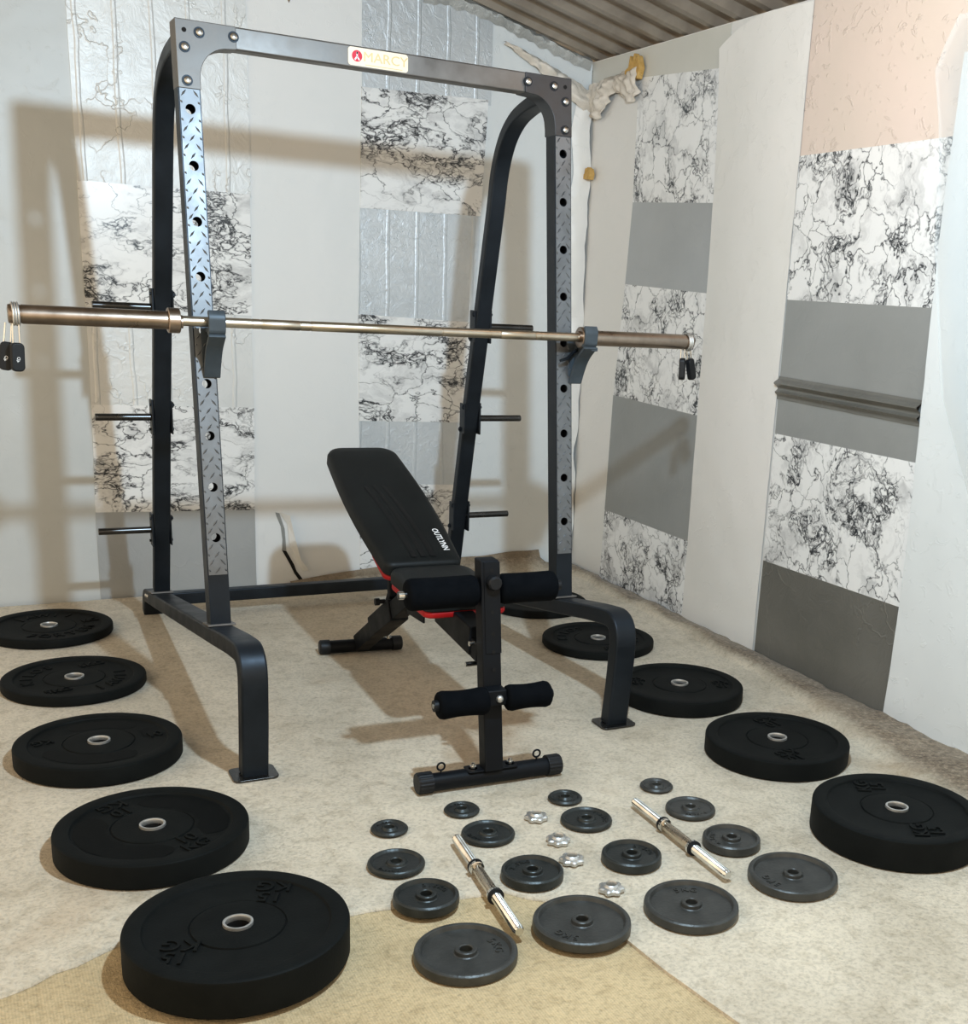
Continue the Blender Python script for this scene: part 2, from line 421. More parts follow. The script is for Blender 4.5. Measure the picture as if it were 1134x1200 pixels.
# tear in the white board
patch('torn_slit', M['grey'], wall_back, [(1.182, .346), (1.200, .341), (1.222, .27), (1.226, .20), (1.228, .163), (1.209, .168), (1.211, .22), (1.205, .28), (1.186, .33)], 'b', .008)
patch('torn_slit', M['edge_dark'], wall_back, [(1.209, .170), (1.228, .165), (1.262, .10), (1.272, .07), (1.300, .03), (1.293, .012), (1.262, .06), (1.245, .10)], 'b', .009)
fb = MB(); P_ = [(1.200, .347), (1.238, .335), (1.250, .29), (1.262, .22), (1.285, .13), (1.322, .075), (1.300, .07), (1.262, .12), (1.240, .20), (1.234, .29)]
vs = [bwp(u, z, .012 + (.028 if i in (1, 2, 3, 4, 5) else 0)) for i, (u, z) in enumerate(P_)]
fb.add(vs, [tuple(range(len(vs)))]); fb.build('torn_flap', M['white_sheet'], wall_back)
# mottled brown patch near the roof
patch('brown_patch', M['brown'], wall_back, [(1.19, 2.62), (1.20, 2.50), (1.235, 2.475), (1.27, 2.455), (1.285, 2.425), (1.30, 2.45), (1.34, 2.475), (1.38, 2.50), (1.42, 2.61)], 'b', .009)

# crumpled silver lumps along the roof line
sl = MB()
pts = [(1.86, 2.555), (1.97, 2.56), (2.10, 2.545), (2.22, 2.52), (2.34, 2.485), (2.46, 2.455), (2.58, 2.42), (2.69, 2.40)]
rows = []
for i in range(64):
    t = i / 63 * (len(pts) - 1); k = min(int(t), len(pts) - 2); q = t - k
    x = pts[k][0] * (1 - q) + pts[k + 1][0] * q; z = pts[k][1] * (1 - q) + pts[k + 1][1] * q
    rows.append([bwp(x, z + .012 + .012 * noise.noise((x * 26, 5, 1)), .012), bwp(x, z - .004 + .01 * noise.noise((x * 22, 1, 1)), .034 + .016 * noise.noise((x * 30, 2, 7))),
                 bwp(x, z - .022 + .012 * noise.noise((x * 19, 9, 1)), .026 + .014 * noise.noise((x * 34, 3, 2))), bwp(x, z - .040 + .016 * noise.noise((x * 27, 4, 1)), .011)])
vs = [p for r in rows for p in r]
sl.add(vs, [(i * 4 + j, i * 4 + j + 1, (i + 1) * 4 + j + 1, (i + 1) * 4 + j) for i in range(63) for j in range(3)])
sl.build('foil_edge', M['silver_lump'], wall_back, smooth=60)

# draped plastic film: runs down along the roof line into the corner and over onto the right wall
def sheet(name, mt, P, nu, nv, wob, parent, sc=14, seed=0, smooth=70):
    """P(u,v) -> (point, normal); wobbled grid"""
    mb = MB(); vs = []
    for i in range(nu + 1):
        for j in range(nv + 1):
            p, n = P(i / nu, j / nv); p = Vector(p); n = Vector(n)
            d = noise.noise(p * sc + Vector((seed, 0, 0))) + .5 * noise.noise(p * sc * 2.3 + Vector((0, seed, 0)))
            vs.append(p + n * (abs(d) * wob))
    mb.add(vs, [(i * (nv + 1) + j, i * (nv + 1) + j + 1, (i + 1) * (nv + 1) + j + 1, (i + 1) * (nv + 1) + j) for i in range(nu) for j in range(nv)])
    return mb.build(name, mt, parent, smooth=smooth)
film = empty('plastic_film', (2.70, 2.05, 2.2)); tag(film, 'crumpled clear plastic film taped along the top of the room corner', 'plastic film')
def onto(o, root):
    o.parent = root; o.matrix_parent_inverse = Matrix.Translation(-Vector(root.location)); return o
def Pf1(u, v):
    x = 2.24 + .45 * u; zt = 2.42 - .10 * u - .05 * (u ** 2); z = zt - v * (.012 + .10 * u)
    return bwp(x, z, .016 + .03 * sin(v * pi)), (0, -1, 0)
onto(sheet('draped_length', M['film'], Pf1, 46, 10, .035, None, 16, 1), film)
def Pf2(u, v):
    y = 2.03 - .46 * u; z = 2.285 + .035 * u - v * (.13 - .05 * abs(u - .3) + .04 * sin(u * 9)) + .012
    return rwp(y, z, .010 + .03 * sin(v * pi)), (-1, 0, 0)
onto(sheet('draped_length', M['film'], Pf2, 46, 14, .045, None, 16, 4), film)
def Pf3(u, v):
    z = 2.27 - 2.2 * u; x = 2.615 + .022 * noise.noise((3, 1, z * 6)) + v * (2.70 - 2.615)
    return bwp(x, z, .012 + .02 * v * v + .012 * sin(v * pi)), (0, -1, 0)
onto(sheet('corner_strip', M['white_warm'], Pf3, 90, 6, .012, None, 12, 9), film)
for (y, z, s_) in ((1.62, 2.315, 1.0), (2.0, 1.905, .55)):
    mb = MB(); poly = [(-.06, -.035), (.05, -.045), (.07, .0), (.045, .05), (.03, .02), (.015, .062), (-.0, .025), (-.02, .055), (-.03, .01), (-.06, .0)]
    mt_ = Matrix(((0, 0, -1, 2.70), (-s_, 0, 0, y), (0, s_, 0, z), (0, 0, 0, 1)))
    mb.prism(poly, .0, .03, mt_); o = mb.build('yellowed_foam_scrap', M['orange_foam'], None, bevel=.004); onto(o, film)

# right wall sheets
patch('marble_sheet', M['marble_right'], wall_right, [(1.602, 1.770), (.936, 1.744), (.926, 2.241), (1.614, 2.283)], 'r', .003)
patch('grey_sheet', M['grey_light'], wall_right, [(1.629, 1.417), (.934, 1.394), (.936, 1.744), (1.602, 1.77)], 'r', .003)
patch('marble_sheet', M['marble_right'], wall_right, [(1.681, .911), (.953, .897), (.934, 1.394), (1.629, 1.417)], 'r', .003)
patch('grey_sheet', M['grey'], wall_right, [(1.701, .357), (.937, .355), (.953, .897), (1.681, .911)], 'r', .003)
patch('marble_sheet', M['marble_right'], wall_right, [(1.716, 0), (.925, 0), (.937, .355), (1.701, .357)], 'r', .003)
patch('beige_sheet', M['beige'], wall_right, [(.412, 1.885), (-.62, 1.895), (-.62, 2.396), (.415, 2.396)], 'r', .003)
patch('marble_sheet', M['marble_right'], wall_right, [(.407, 1.386), (-.386, 1.384), (-.347, 1.892), (.412, 1.885)], 'r', .005)
gB = patch('grey_sheet', M['grey'], wall_right, [(.401, .892), (-.379, .893), (-.36, 1.384), (.407, 1.386)], 'r', .004)
patch('marble_sheet', M['marble_right'], wall_right, [(.399, .394), (-.38, .404), (-.375, .893), (.401, .892)], 'r', .005)
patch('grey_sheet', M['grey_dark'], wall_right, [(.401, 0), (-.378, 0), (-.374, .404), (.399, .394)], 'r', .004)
# horizontal fold in the grey sheet
def Pfold(u, v):
    y = .407 - .77 * u; zc = 1.065 - .012 * u; h = .085
    z = zc + h * (v - .5); off = .006 + (.028 * math.exp(-((v - .70) / .13) ** 2) + .018 * math.exp(-((v - .3) / .09) ** 2)) * (1 - .35 * abs(u - .5))
    return rwp(y, z, off), (-1, 0, 0)
sheet('sheet_fold', M['grey_dark'], Pfold, 30, 16, .002, wall_right, 10)
# white overlapping sheet with a bulging top, and grey board strip above the marble
patch('fascia_strip', M['fascia'], wall_right, [(2.05, 2.30), (.92, 2.24), (.92, 2.396), (2.05, 2.396)], 'r', .002)
def Pws(u, v):
    y = .945 - .535 * u; z = 2.39 * v
    bul = 0
    off = .006 + .010 * sin(u * pi) + .03 * (v ** 8) * (1 - u) ** 1
    zt = 2.39 - .085 * max(0, (1 - u * 1.6)) ** 2
    return rwp(y, z * zt / 2.39, off), (-1, 0, 0)
sheet('white_sheet', M['white_warm'], Pws, 22, 90, .003, wall_right, 5)
def Pws2(u, v):
    y = -.378 - 2.2 * u - .012 * sin(v * 6) * (1 - u); z = v * 2.12 * (1) 
    off = .008 + .014 * math.exp(-(u / .03) ** 2) * v + .006
    return rwp(y, z, off), (-1, 0, 0)
sheet('white_sheet', M['white'], Pws2, 90, 60, .004, wall_right, 4)
# loose translucent film hanging at the right
def film_mat():
    m, N, L, b = mat('clear_film', (.72, .80, .84), .25); b.inputs['Alpha'].default_value = .3
    n = nz(N, L, 8, 3, .5, .5); bump(N, L, b, n.outputs['Fac'], .3, .01); return m
M['clear_film'] = film_mat()
hf = MB(); vs = []; nu, nv = 14, 30
edge = [(0, -.95), (.3, -.75), (.5, -.50), (.7, -.39), (.85, -.345), (.94, -.285), (1, -.36)]
for i in range(nu + 1):
    for j in range(nv + 1):
        v = j / nv; z = .05 + 2.17 * v
        for k in range(len(edge) - 1):
            if edge[k][0] <= v <= edge[k + 1][0]:
                q = (v - edge[k][0]) / (edge[k + 1][0] - edge[k][0]); y0 = edge[k][1] * (1 - q) + edge[k + 1][1] * q
        u = i / nu; vs.append(rwp(y0 - .6 * u, z, .055 + .012 * sin(u * 9 + v * 3) + .02 * u))
hf.add(vs, [(i * (nv + 1) + j, i * (nv + 1) + j + 1, (i + 1) * (nv + 1) + j + 1, (i + 1) * (nv + 1) + j) for i in range(nu) for j in range(nv)])
o = hf.build('hanging_film', M['clear_film'], wall_right, smooth=80)

# roof: trapezoidal tin sheets, ribs run up from the right wall
rf = MB(); prof = []; y = Y_FRONT; per = .19
while y < 2.12:
    prof += [(y, .0), (y + .105, .0), (y + .125, .035), (y + .165, .035), (y + .185, 0)]; y += per
vs = []; xs = (2.80, XL_ROOM - .1)
for (yy, h) in prof:
    for x in xs: vs.append((x, yy, roof_z(x) + .012 - h + .035))
rf.add(vs, [(i * 2, i * 2 + 1, i * 2 + 3, i * 2 + 2) for i in range(len(prof) - 1)])
vs2 = [(v[0], v[1], v[2] + .002) for v in vs]
o = rf.build('ceiling', M['roof'], None, fix=False); tag(o, kind='structure')
o['label'] = 'ribbed grey tin roof sloping down to the right wall'

# ------------------------------------------------------------------ carpet
def interp(t, tab):
    if t <= tab[0][0]: return tab[0][1]
    for a, b in zip(tab, tab[1:]):
        if t <= b[0]: return a[1] + (b[1] - a[1]) * (t - a[0]) / (b[0] - a[0])
    return tab[-1][1]
seam_tab = [(XL_ROOM, -1.25), (-.6, -1.10), (-.08, -.985), (.11, -.895), (.17, -.865), (.42, -.925), (.66, -.945), (.98, -.985), (1.06, -1.075), (1.13, -1.19), (1.15, -1.42), (1.19, -1.66), (1.30, -2.4), (1.6, -3.6), (2.7, -3.8)]
curl_tab = [(-3.8, 2.05), (-1.13, 2.338), (-.5, 2.456), (.09, 2.547), (.76, 2.595), (1.38, 2.605), (2.1, 2.60)]
xs = []
x = XL_ROOM
while x < 2.699:
    xs.append(x)
    x += .012 if (1.0 < x < 1.35 or x > 2.28) else .04
xs.append(2.703)
ny = 150; vs = []; cv = []
TH = .008
for x in xs:
    s0 = interp(x, seam_tab) + .010 * noise.noise((x * 30, 0, 0)) + .006 * noise.noise((x * 90, 2, 0))
    y1 = 1.955 + .03 * (x - .2)
    for j in range(ny + 1):
        y = s0 + (y1 - s0) * j / ny
        z = TH
        e = interp(y, curl_tab) + .035 * noise.noise((y * 3.2, 4, 0))
        t = max(0, (x - e) / (2.703 - e)); c = 0
        if t > 0:
            s_ = t * t * (3 - 2 * t)
            z += .008 * s_ * (1 + .8 * noise.noise((y * 4, 1, 3))) + .010 * noise.noise((x * 20, y * 12, 0)) * s_ * (1 - t) + .024 * sin(min(1, t) ** .6 * pi) * (1 + .7 * noise.noise((y * 5, 8, 1)))
            c = min(1, t * 3.6) * (.95 + .25 * noise.noise((y * 6, x * 6, 2)))
        # back edge kicks up behind the rack
        if y > y1 - .13:
            tb = (y - (y1 - .13)) / .13; hb = interp(x, [(1.15, 0), (1.35, .012), (1.7, .035), (2.3, .06), (2.5, .07), (2.56, .02), (2.7, 0)])
            z += hb * tb ** 1.5 * (1 + .2 * noise.noise((x * 8, 1, 1)))
            c = max(c, min(1., hb / .03) * tb)
        if t > .8: z += (t - .8) * 5 * (.008 * noise.noise((y * 38, 3, 0)) + .010 * abs(noise.noise((y * 9, 7, 0))))
        z += .0015 * noise.noise((x * 11, y * 11, 1))
        vs.append((x, y, max(z, .003))); cv.append(max(0, c))
nx = len(xs)
cm = MB(); cm.add(vs, [(i * (ny + 1) + j, (i + 1) * (ny + 1) + j, (i + 1) * (ny + 1) + j + 1, i * (ny + 1) + j + 1) for i in range(nx - 1) for j in range(ny)])
# cut edge down to the floor
b0 = len(cm.v)
low = [(xs[i], cm.v[i * (ny + 1)].y - .004, .0005) for i in range(nx)]
for p in low: cm.v.append(Vector(p)); cv.append(0)
for i in range(nx - 1): cm.f.append((i * (ny + 1), b0 + i, b0 + i + 1, (i + 1) * (ny + 1)))
carpet = cm.build('carpet', M['carpet'], None, smooth=80)
at = carpet.data.attributes.new('curl', 'FLOAT', 'POINT'); at.data.foreach_set('value', cv)
tag(carpet, 'stained beige carpet with a ragged cut edge, curling brown up the right wall', 'carpet')
# folded back jute backing strip by the back wall
jb = MB(); vs = []; n = 60
for i in range(n + 1):
    x = 1.24 + 1.28 * i / n; h = interp(x, [(1.24, .016), (1.5, .045), (1.9, .065), (2.3, .082), (2.5, .088)]) * (1 + .1 * noise.noise((x * 7, 0, 0)))
    for k in range(5):
        t = k / 4; p = bwp(x, .004 + (h + .004) * t, .055 - .04 * t + .006 * sin(t * pi)); vs.append(p)
jb.add(vs, [(i * 5 + k, i * 5 + k + 1, (i + 1) * 5 + k + 1, (i + 1) * 5 + k) for i in range(n) for k in range(4)])
o = jb.build('folded_edge', M['jute'], carpet, smooth=60); o['label'] = 'woven brown carpet backing folded up against the back wall'

FZ = TH + .0015     # top of the carpet pile
def ground(x, y, r=0.0):
    """carpet pile height if any of the disc lies on the upper carpet"""
    return FZ if any(y + r * sin(a) > interp(x + r * cos(a), seam_tab) - .012 for a in [k * pi / 8 for k in range(16)]) else .0005

# ------------------------------------------------------------------ bumper plates
def bumper(x, y, t, rz, words, label, glossy=False, style='stack'):
    R = .225
    root = empty('bumper_plate', (x, y, FZ), rz)
    tag(root, label, 'weight plate', 'rubber bumper plates lying on the floor')
    e = .006
    prof = [(.0255, 0), (.06, 0), (.218, 0), (.2225, .0015), (R, .006), (R, t - .007), (.2235, t - .0025), (.2205, t - .0005), (.216, t), (.190, t), (.187, t - .0012),
            (.184, t - e), (.181, t - e - .0012), (.098, t - e - .0012), (.0965, t - e - .0035), (.0945, t - e - .0035), (.093, t - e), (.088, t - e + .0005), (.031, t - e + .0005), (.0255, t - e - .0002)]
    b = MB().lathe(prof, 96, closed=True).build('rubber_disc', M['rubber'], root, smooth=28)
    r2 = [(.0245, -.0) , (.0245, t - .002), (.0255, t + .0005), (.028, t + .0012), (.0305, t + .0002), (.031, t - e), (.0262, t - e - .001), (.0262, 0)]
    r2 = [(a, max(.0003, c)) for a, c in r2]
    hb_ = MB().lathe([(a, c) for a, c in r2 if c > t - .03] + [(.0262, t - .012), (.0250, t - .012)], 48, closed=True).build('steel_hub', M['ring_silver'], root, smooth=40)
    MB().lathe([(.0250, .0003), (.0250, t - .012), (.0256, t - .012), (.0256, .0003)], 48, closed=True).build('bore', M['edge_dark'], root, smooth=40)
    if glossy:
        g = MB()
        for a0, a1, ri, ro in glossy:
            n = 28; vs = []
            for i in range(n + 1):
                a = radians(a0 + (a1 - a0) * i / n); wv = .003 * sin(i * 1.1)
                tp = min(1, min(i, n - i) / 3) ** .6; mid = (ri + ro) / 2
                vs += [((mid + (ri + wv - mid) * tp) * cos(a), (mid + (ri + wv - mid) * tp) * sin(a), t - e - .0004), ((mid + (ro + wv * .4 - mid) * tp) * cos(a), (mid + (ro + wv * .4 - mid) * tp) * sin(a), t - e - .0004)]
            g.add(vs, [(i * 2, i * 2 + 1, i * 2 + 3, i * 2 + 2) for i in range(n)])
        g.build('wet_shine', M['rubber_gloss'], root)
    for wd in words:
        tx = MB()
        kind, body, r, ang, size, rot = wd
        if kind == 'block':
            a = radians(ang); m = Matrix.Translation((r * cos(a), r * sin(a), t - e + .0002)) @ Matrix.Rotation(radians(rot), 4, 'Z')
            for k, ln in enumerate(body.split('\n')):
                v_, f_ = glyphs(ln, size, .0026, .0006)
                tx.add(v_, f_, m @ Matrix.Translation((0, (.5 - k) * size * .82 if '\n' in body else 0, 0)))
        else:      # arc, centred at ang; rot +1 tops outward, -1 tops inward
            step = size * .86 / r * (-1 if rot > 0 else 1); n = len(body)
            for k, ch in enumerate(body):
                if ch == ' ': continue
                a = radians(ang) + (k - (n - 1) / 2) * step
                v_, f_ = glyphs(ch, size, .0022, .0008)
                tx.add(v_, f_, Matrix.Translation((r * cos(a), r * sin(a), t - e)) @ Matrix.Rotation(a + (-pi / 2 if rot > 0 else pi / 2), 4, 'Z'))
        tx.build('raised_lettering', M['rubber'], root)
    return root
T15, T10, T75, T5, TF = .0915 - FZ, .0665 - FZ * .6, .060 - FZ * .6, .034, .034
bumper(.361, -1.03, .0820, 0, [('block', '15\nKG', .142, 48, .056, 155), ('block', '15\nKG', .142, 205, .056, 155)],
       'thickest black rubber bumper plate of the left row, marked 15KG, nearest the camera')
bumper(.280, -.455, .0615, 0, [('block', '10\nKG', .142, 118, .054, 205), ('block', '10\nKG', .142, 300, .054, 25)],
       'black rubber bumper plate marked 10KG with a shiny wiped ring, second in the left row',
       glossy=[(140, 282, .106, .178), (-40, 96, .106, .178)])
bumper(.229, .175, .0550, 0, [('block', '10', .15, 0, .05, 15), ('block', 'KG', .15, 165, .042, 195)],
       'black rubber bumper plate with faint shiny arcs, third in the left row from the camera',
       glossy=[(38, 120, .105, .165), (190, 310, .105, .165), (-5, 25, .12, .17)])
bumper(.227, .855, .0330, 0, [('arc', 'KILOS', .145, 155, .052, 1), ('arc', 'JAWII', .145, -28, .052, -1), ('block', '5KG', .14, 62, .046, 20), ('block', '5KG', .14, 245, .046, 20)],
       'thin black rubber bumper plate lettered KILOS, fourth in the left row')
bumper(.2006, 1.515, .0340, 0, [('arc', 'FORTEM', .145, -72, .055, -1), ('arc', 'JAWII', .145, 95, .055, 1), ('block', 'KG', .15, 12, .046, 20)],
       'thin black rubber bumper plate farthest back in the left row, by the back wall')
bumper(2.0705, -1.12, .0850, 0, [('block', 'KG\n15', .142, 78, .054, 62), ('block', 'KG\n15', .142, 262, .054, 62)],
       'thickest black rubber bumper plate of the right row, cut by the picture edge')
bumper(2.120, -.526, .0600, 0, [('block', '10\nKG', .142, 65, .054, 185), ('block', '10\nKG', .142, 250, .054, 185)],
       'black rubber bumper plate, second in the right row, partly behind the thickest one')
bumper(2.122, .0495, .0540, 0, [('block', '10\nKG', .15, 150, .044, 160), ('block', '10\nKG', .15, -22, .044, 160)],
       'black rubber bumper plate right beside the front foot of the rack on the right')
bumper(2.151, .708, .0320, 0, [('arc', 'FORTEM', .145, -60, .052, -1), ('arc', 'KILOS', .145, 130, .052, 1)],
       'thin black rubber bumper plate partly hidden by the curved right leg of the rack')
bumper(2.170, 1.325, .0330, 0, [('arc', 'KILOS', .145, 120, .052, 1)],
       'thin black rubber bumper plate farthest back in the right row, mostly hidden')

# ------------------------------------------------------------------ small iron plates
def iron(name_size, R, t, x, y, words, label, rz=0, dark=False):
    z = ground(x, y, R)
    root = empty('iron_plate', (x, y, z), radians(rz)); tag(root, label, 'weight plate', 'small cast iron weight plates')
    hub = .0235 if R > .06 else .0175; hb = .0135 if R > .06 else .0125
    rim = R - max(.010, R * .125); dp = min(.0098, t * .42)
    prof = [(hb, 0), (R - .004, 0), (R, .004), (R + .0005, t * .5), (R - .001, t - .004), (R - .0045, t - .0008), (rim + .004, t), (rim + .001, t - .0012), (rim - .003, t - dp),
            (hub + .004, t - dp - .0008), (hub + .0015, t - dp + .001), (hub, t - .0015), (hub - .002, t), (hb + .002, t), (hb, t - .002)]
    mt_ = M['iron_dark'] if dark else M['iron']
    MB().lathe(prof, 72, closed=True).build('cast_disc', mt_, root, smooth=35)
    tx = MB()
    for body, r, a, size in words:
        step = size * .84 / r; n = len(body)
        for k, ch in enumerate(body):
            if ch == ' ': continue
            an = radians(a) - (k - (n - 1) / 2) * step
            v_, f_ = glyphs(ch, size * 1.12, .0020)
            tx.add(v_, f_, Matrix.Translation((r * cos(an), r * sin(an), t - dp)) @ Matrix.Rotation(an - pi / 2, 4, 'Z'))
    if words: tx.build('raised_lettering', mt_, root)
    return root
A, B, C_, D = (.0475, .0125), (.0690, .0165), (.0755, .0265), (.110, .0255)
IR = [
 (A, .835, -.588, [('0.5KG', .034, 100, .011)], 'smallest size of grey iron plate, at the far left of the small plates', True),
 (A, 1.050, -.552, [('0.5KG', .034, 100, .011)], 'smallest size of grey iron plate just below the left half of the bench foot', True),
 (B, .787, -.780, [('1.25KG', .048, 235, .014)], 'grey iron plate of the thin middle size, leftmost of the small plates', True),
 (B, 1.057, -.714, [('1.25KG', .048, 210, .014)], 'grey iron plate beside the upper end of the left dumbbell bar', True),
 (C_, .791, -.974, [('2.5KG', .050, 45, .016)], 'thick grey iron plate left of the lower half of the left dumbbell bar', True),
 (C_, 1.066, -.960, [('2.5KG', .050, 110, .016)], 'thick grey iron plate with a chipped rim right of the left dumbbell bar', True),
 (D, .791, -1.212, [('5KG', .070, 0, .024)], 'large grey iron plate marked KG at its right, bottom left of the small plates', False),
 (D, 1.068, -1.213, [('5KG', .070, 215, .024)], 'large grey iron plate marked 5KG beside the lower end of the left dumbbell bar', False),
 (A, 1.345, -.586, [('0.5KG', .034, 260, .011)], 'smallest grey iron plate touching another plate below the right end of the bench foot', True),
 (B, 1.332, -.737, [('1.25KG', .048, 0, .014)], 'grey iron plate right of the farthest silver star nut', True),
 (C_, 1.332, -.978, [('2.5KG', .050, 20, .016)], 'thick grey iron plate between the silver star nuts and the right dumbbell bar', True),
 (D, 1.336, -1.247, [('5KG', .070, 70, .024)], 'large grey iron plate marked 5KG near the top, below the right dumbbell bar', False),
 (A, 1.629, -.610, [('0.5KG', .034, 260, .011)], 'smallest size of grey iron plate, above the upper end of the right dumbbell bar', False),
 (B, 1.634, -.783, [('1.25KG', .048, 260, .014)], 'grey iron plate right of the upper half of the right dumbbell bar', False),
 (C_, 1.621, -.999, [('2.5KG', .050, 160, .016)], 'thick grey iron plate right of the lower half of the right dumbbell bar', False),
 (D, 1.650, -1.221, [('5KG', .070, 185, .024)], 'large grey iron plate nearest the thickest bumper plate of the right row', False)]
for (sz, x, y, wd, lab, dk) in IR:
    o = iron('', sz[0], sz[1], x, y, wd, lab, dark=dk)

# ------------------------------------------------------------------ star nuts
def star_nut(x, y, rot, label, tilt=0):
    root = empty('star_nut', (x, y, ground(x, y))); root.rotation_euler = (radians(tilt), 0, radians(rot))
    tag(root, label, 'star nut', 'silver star nuts for the dumbbell bars')
    n = 84; H = .0145
    rr = lambda a: .0290 + .0030 * cos(7 * a)
    mb = MB(); rings = [(.86, .0, 0), (1., .003, 0), (1., .0105, 0), (.88, H - .001, 0), (.62, H, 1), (.5, H + .0055, 1), (.46, H + .006, 1), (.42, H + .004, 1), (.42, 0, 1)]
    vs = []
    for k, z, c in rings:
        for j in range(n):
            a = 2 * pi * j / n; r = (.0295 * k) if c else rr(a) * k
            vs.append((r * cos(a), r * sin(a), z + .0004))
    K = len(rings)
    mb.add(vs, [(i * n + j, i * n + (j + 1) % n, ((i + 1) % K) * n + (j + 1) % n, ((i + 1) % K) * n + j) for i in range(K) for j in range(n)])
    mb.build('nut_body', M['ring_silver'], root, smooth=35)
    MB().lathe([(.0132, .001), (.0150, .001), (.0150, .019), (.0132, .019)], 32, closed=True).build('rubber_washer', M['black_plastic'], root, smooth=40)
    return root
star_nut(1.215, -.671, 10, 'silver star nut farthest up, left of two touching iron plates')
star_nut(1.208, -.816, 35, 'silver star nut in the middle, just above the pair of nuts near a thick plate', 3)
star_nut(1.191, -.926, 0, 'silver star nut right of the chipped thick iron plate')
star_nut(1.210, -1.093, 20, 'silver star nut lying alone nearest the camera, between two large iron plates')

# ------------------------------------------------------------------ dumbbell bars
def dumbbell_bar(p, q, label):
    p, q = Vector(p), Vector(q); Ln = (q - p).length; mid = (p + q) / 2; an = atan2(q.y - p.y, q.x - p.x)
    root = empty('dumbbell_bar', (mid.x, mid.y, ground(mid.x, mid.y)), an); tag(root, label, 'dumbbell bar', 'chrome threaded dumbbell bars')
    h = Ln / 2; z = .0205; g = .063
    X = lambda pts: [(x, 0, z) for x in pts]
    MB().tube(X([-g, -g * .9, -g * .5, 0, g * .5, g * .9, g]), [.0120, .0125, .0133, .0136, .0133, .0125, .0120], 28).build('grip', M['sleeve_bright'], root, smooth=40)
    for s in (-1, 1):
        xs_ = []; rs = []; x = g + .018; k = 0
        while x < h - .006:
            xs_.append(s * x); rs.append(.0126 if k % 2 else .0112); x += .0022; k += 1
        xs_ += [s * (h - .005), s * h]; rs += [.0118, .0095]
        MB().tube(X([s * (g - .002)] + [s * (g + .016)] + xs_), [.0118, .0118] + rs, 24).build('threaded_end', M['chrome'], root, smooth=None)
        MB().tube(X([s * g, s * (g + .001), s * (g + .009), s * (g + .010)]), [.0165, .0185, .0185, .0165], 28).build('stop_collar', M['chrome'], root, smooth=40)
        MB().tube(X([s * (g + .0105), s * (g + .0165)]), [.0195, .0195], 28).build('rubber_ring', M['black_plastic'], root, smooth=40)
    return root
M['sleeve_bright'] = paint('nickel_grip', (.62, .56, .47), .28, 1., .03)
dumbbell_bar((.962, -.729), (.919, -1.204), 'left chrome dumbbell bar with threaded ends and black rubber rings')
dumbbell_bar((1.498, -.705), (1.493, -1.169), 'right chrome dumbbell bar lying between thick iron plates nearer the right row')

# ------------------------------------------------------------------ squat rack
XL, XR, UW = .571, 1.798, .060
rack = empty('squat_rack', (1.185, .7, FZ)); tag(rack, 'tall dark steel squat rack with silver tread plate uprights standing over the bench', 'squat rack')
def rk(o, par=None):
    o.parent = par or rack
    if par is None: o.matrix_parent_inverse = Matrix.Translation(-Vector(rack.location))
    return o

def holed_face(mb, w, z0, z1, holes, r, y, m=None, n=24):
    """rectangle in x-z at depth y with round holes centred on x=0"""
    cuts = [z0]; hz = sorted(h for h in holes if z0 + r < h < z1 - r)
    c = w / 2
    for h in hz: cuts += [h - c, h + c]
    cuts.append(z1)
    for a, b in zip(cuts[0::2], cuts[1::2]):
        mb.add([(-c, y, a), (c, y, a), (c, y, b), (-c, y, b)], [(0, 1, 2, 3)], m)
    for h in hz:
        vs = []; fs = []
        for j in range(n):
            an = 2 * pi * j / n + pi / n * 0; dx, dz = cos(an), sin(an); k = c / max(abs(dx), abs(dz))
            vs += [(r * dx, y, h + r * dz), (k * dx, y, h + k * dz)]
        for j in range(n):
            j2 = (j + 1) % n; fs.append((j * 2, j * 2 + 1, j2 * 2 + 1, j2 * 2))
        mb.add(vs, fs, m)
LEAN = atan2(.185, 1.70)
ULEN = 1.62 / cos(LEAN)
def up_local(z): return (z - .331) / cos(LEAN)
hole_z = [up_local(.606 + .1492 * k) for k in range(9)]
uprights = []
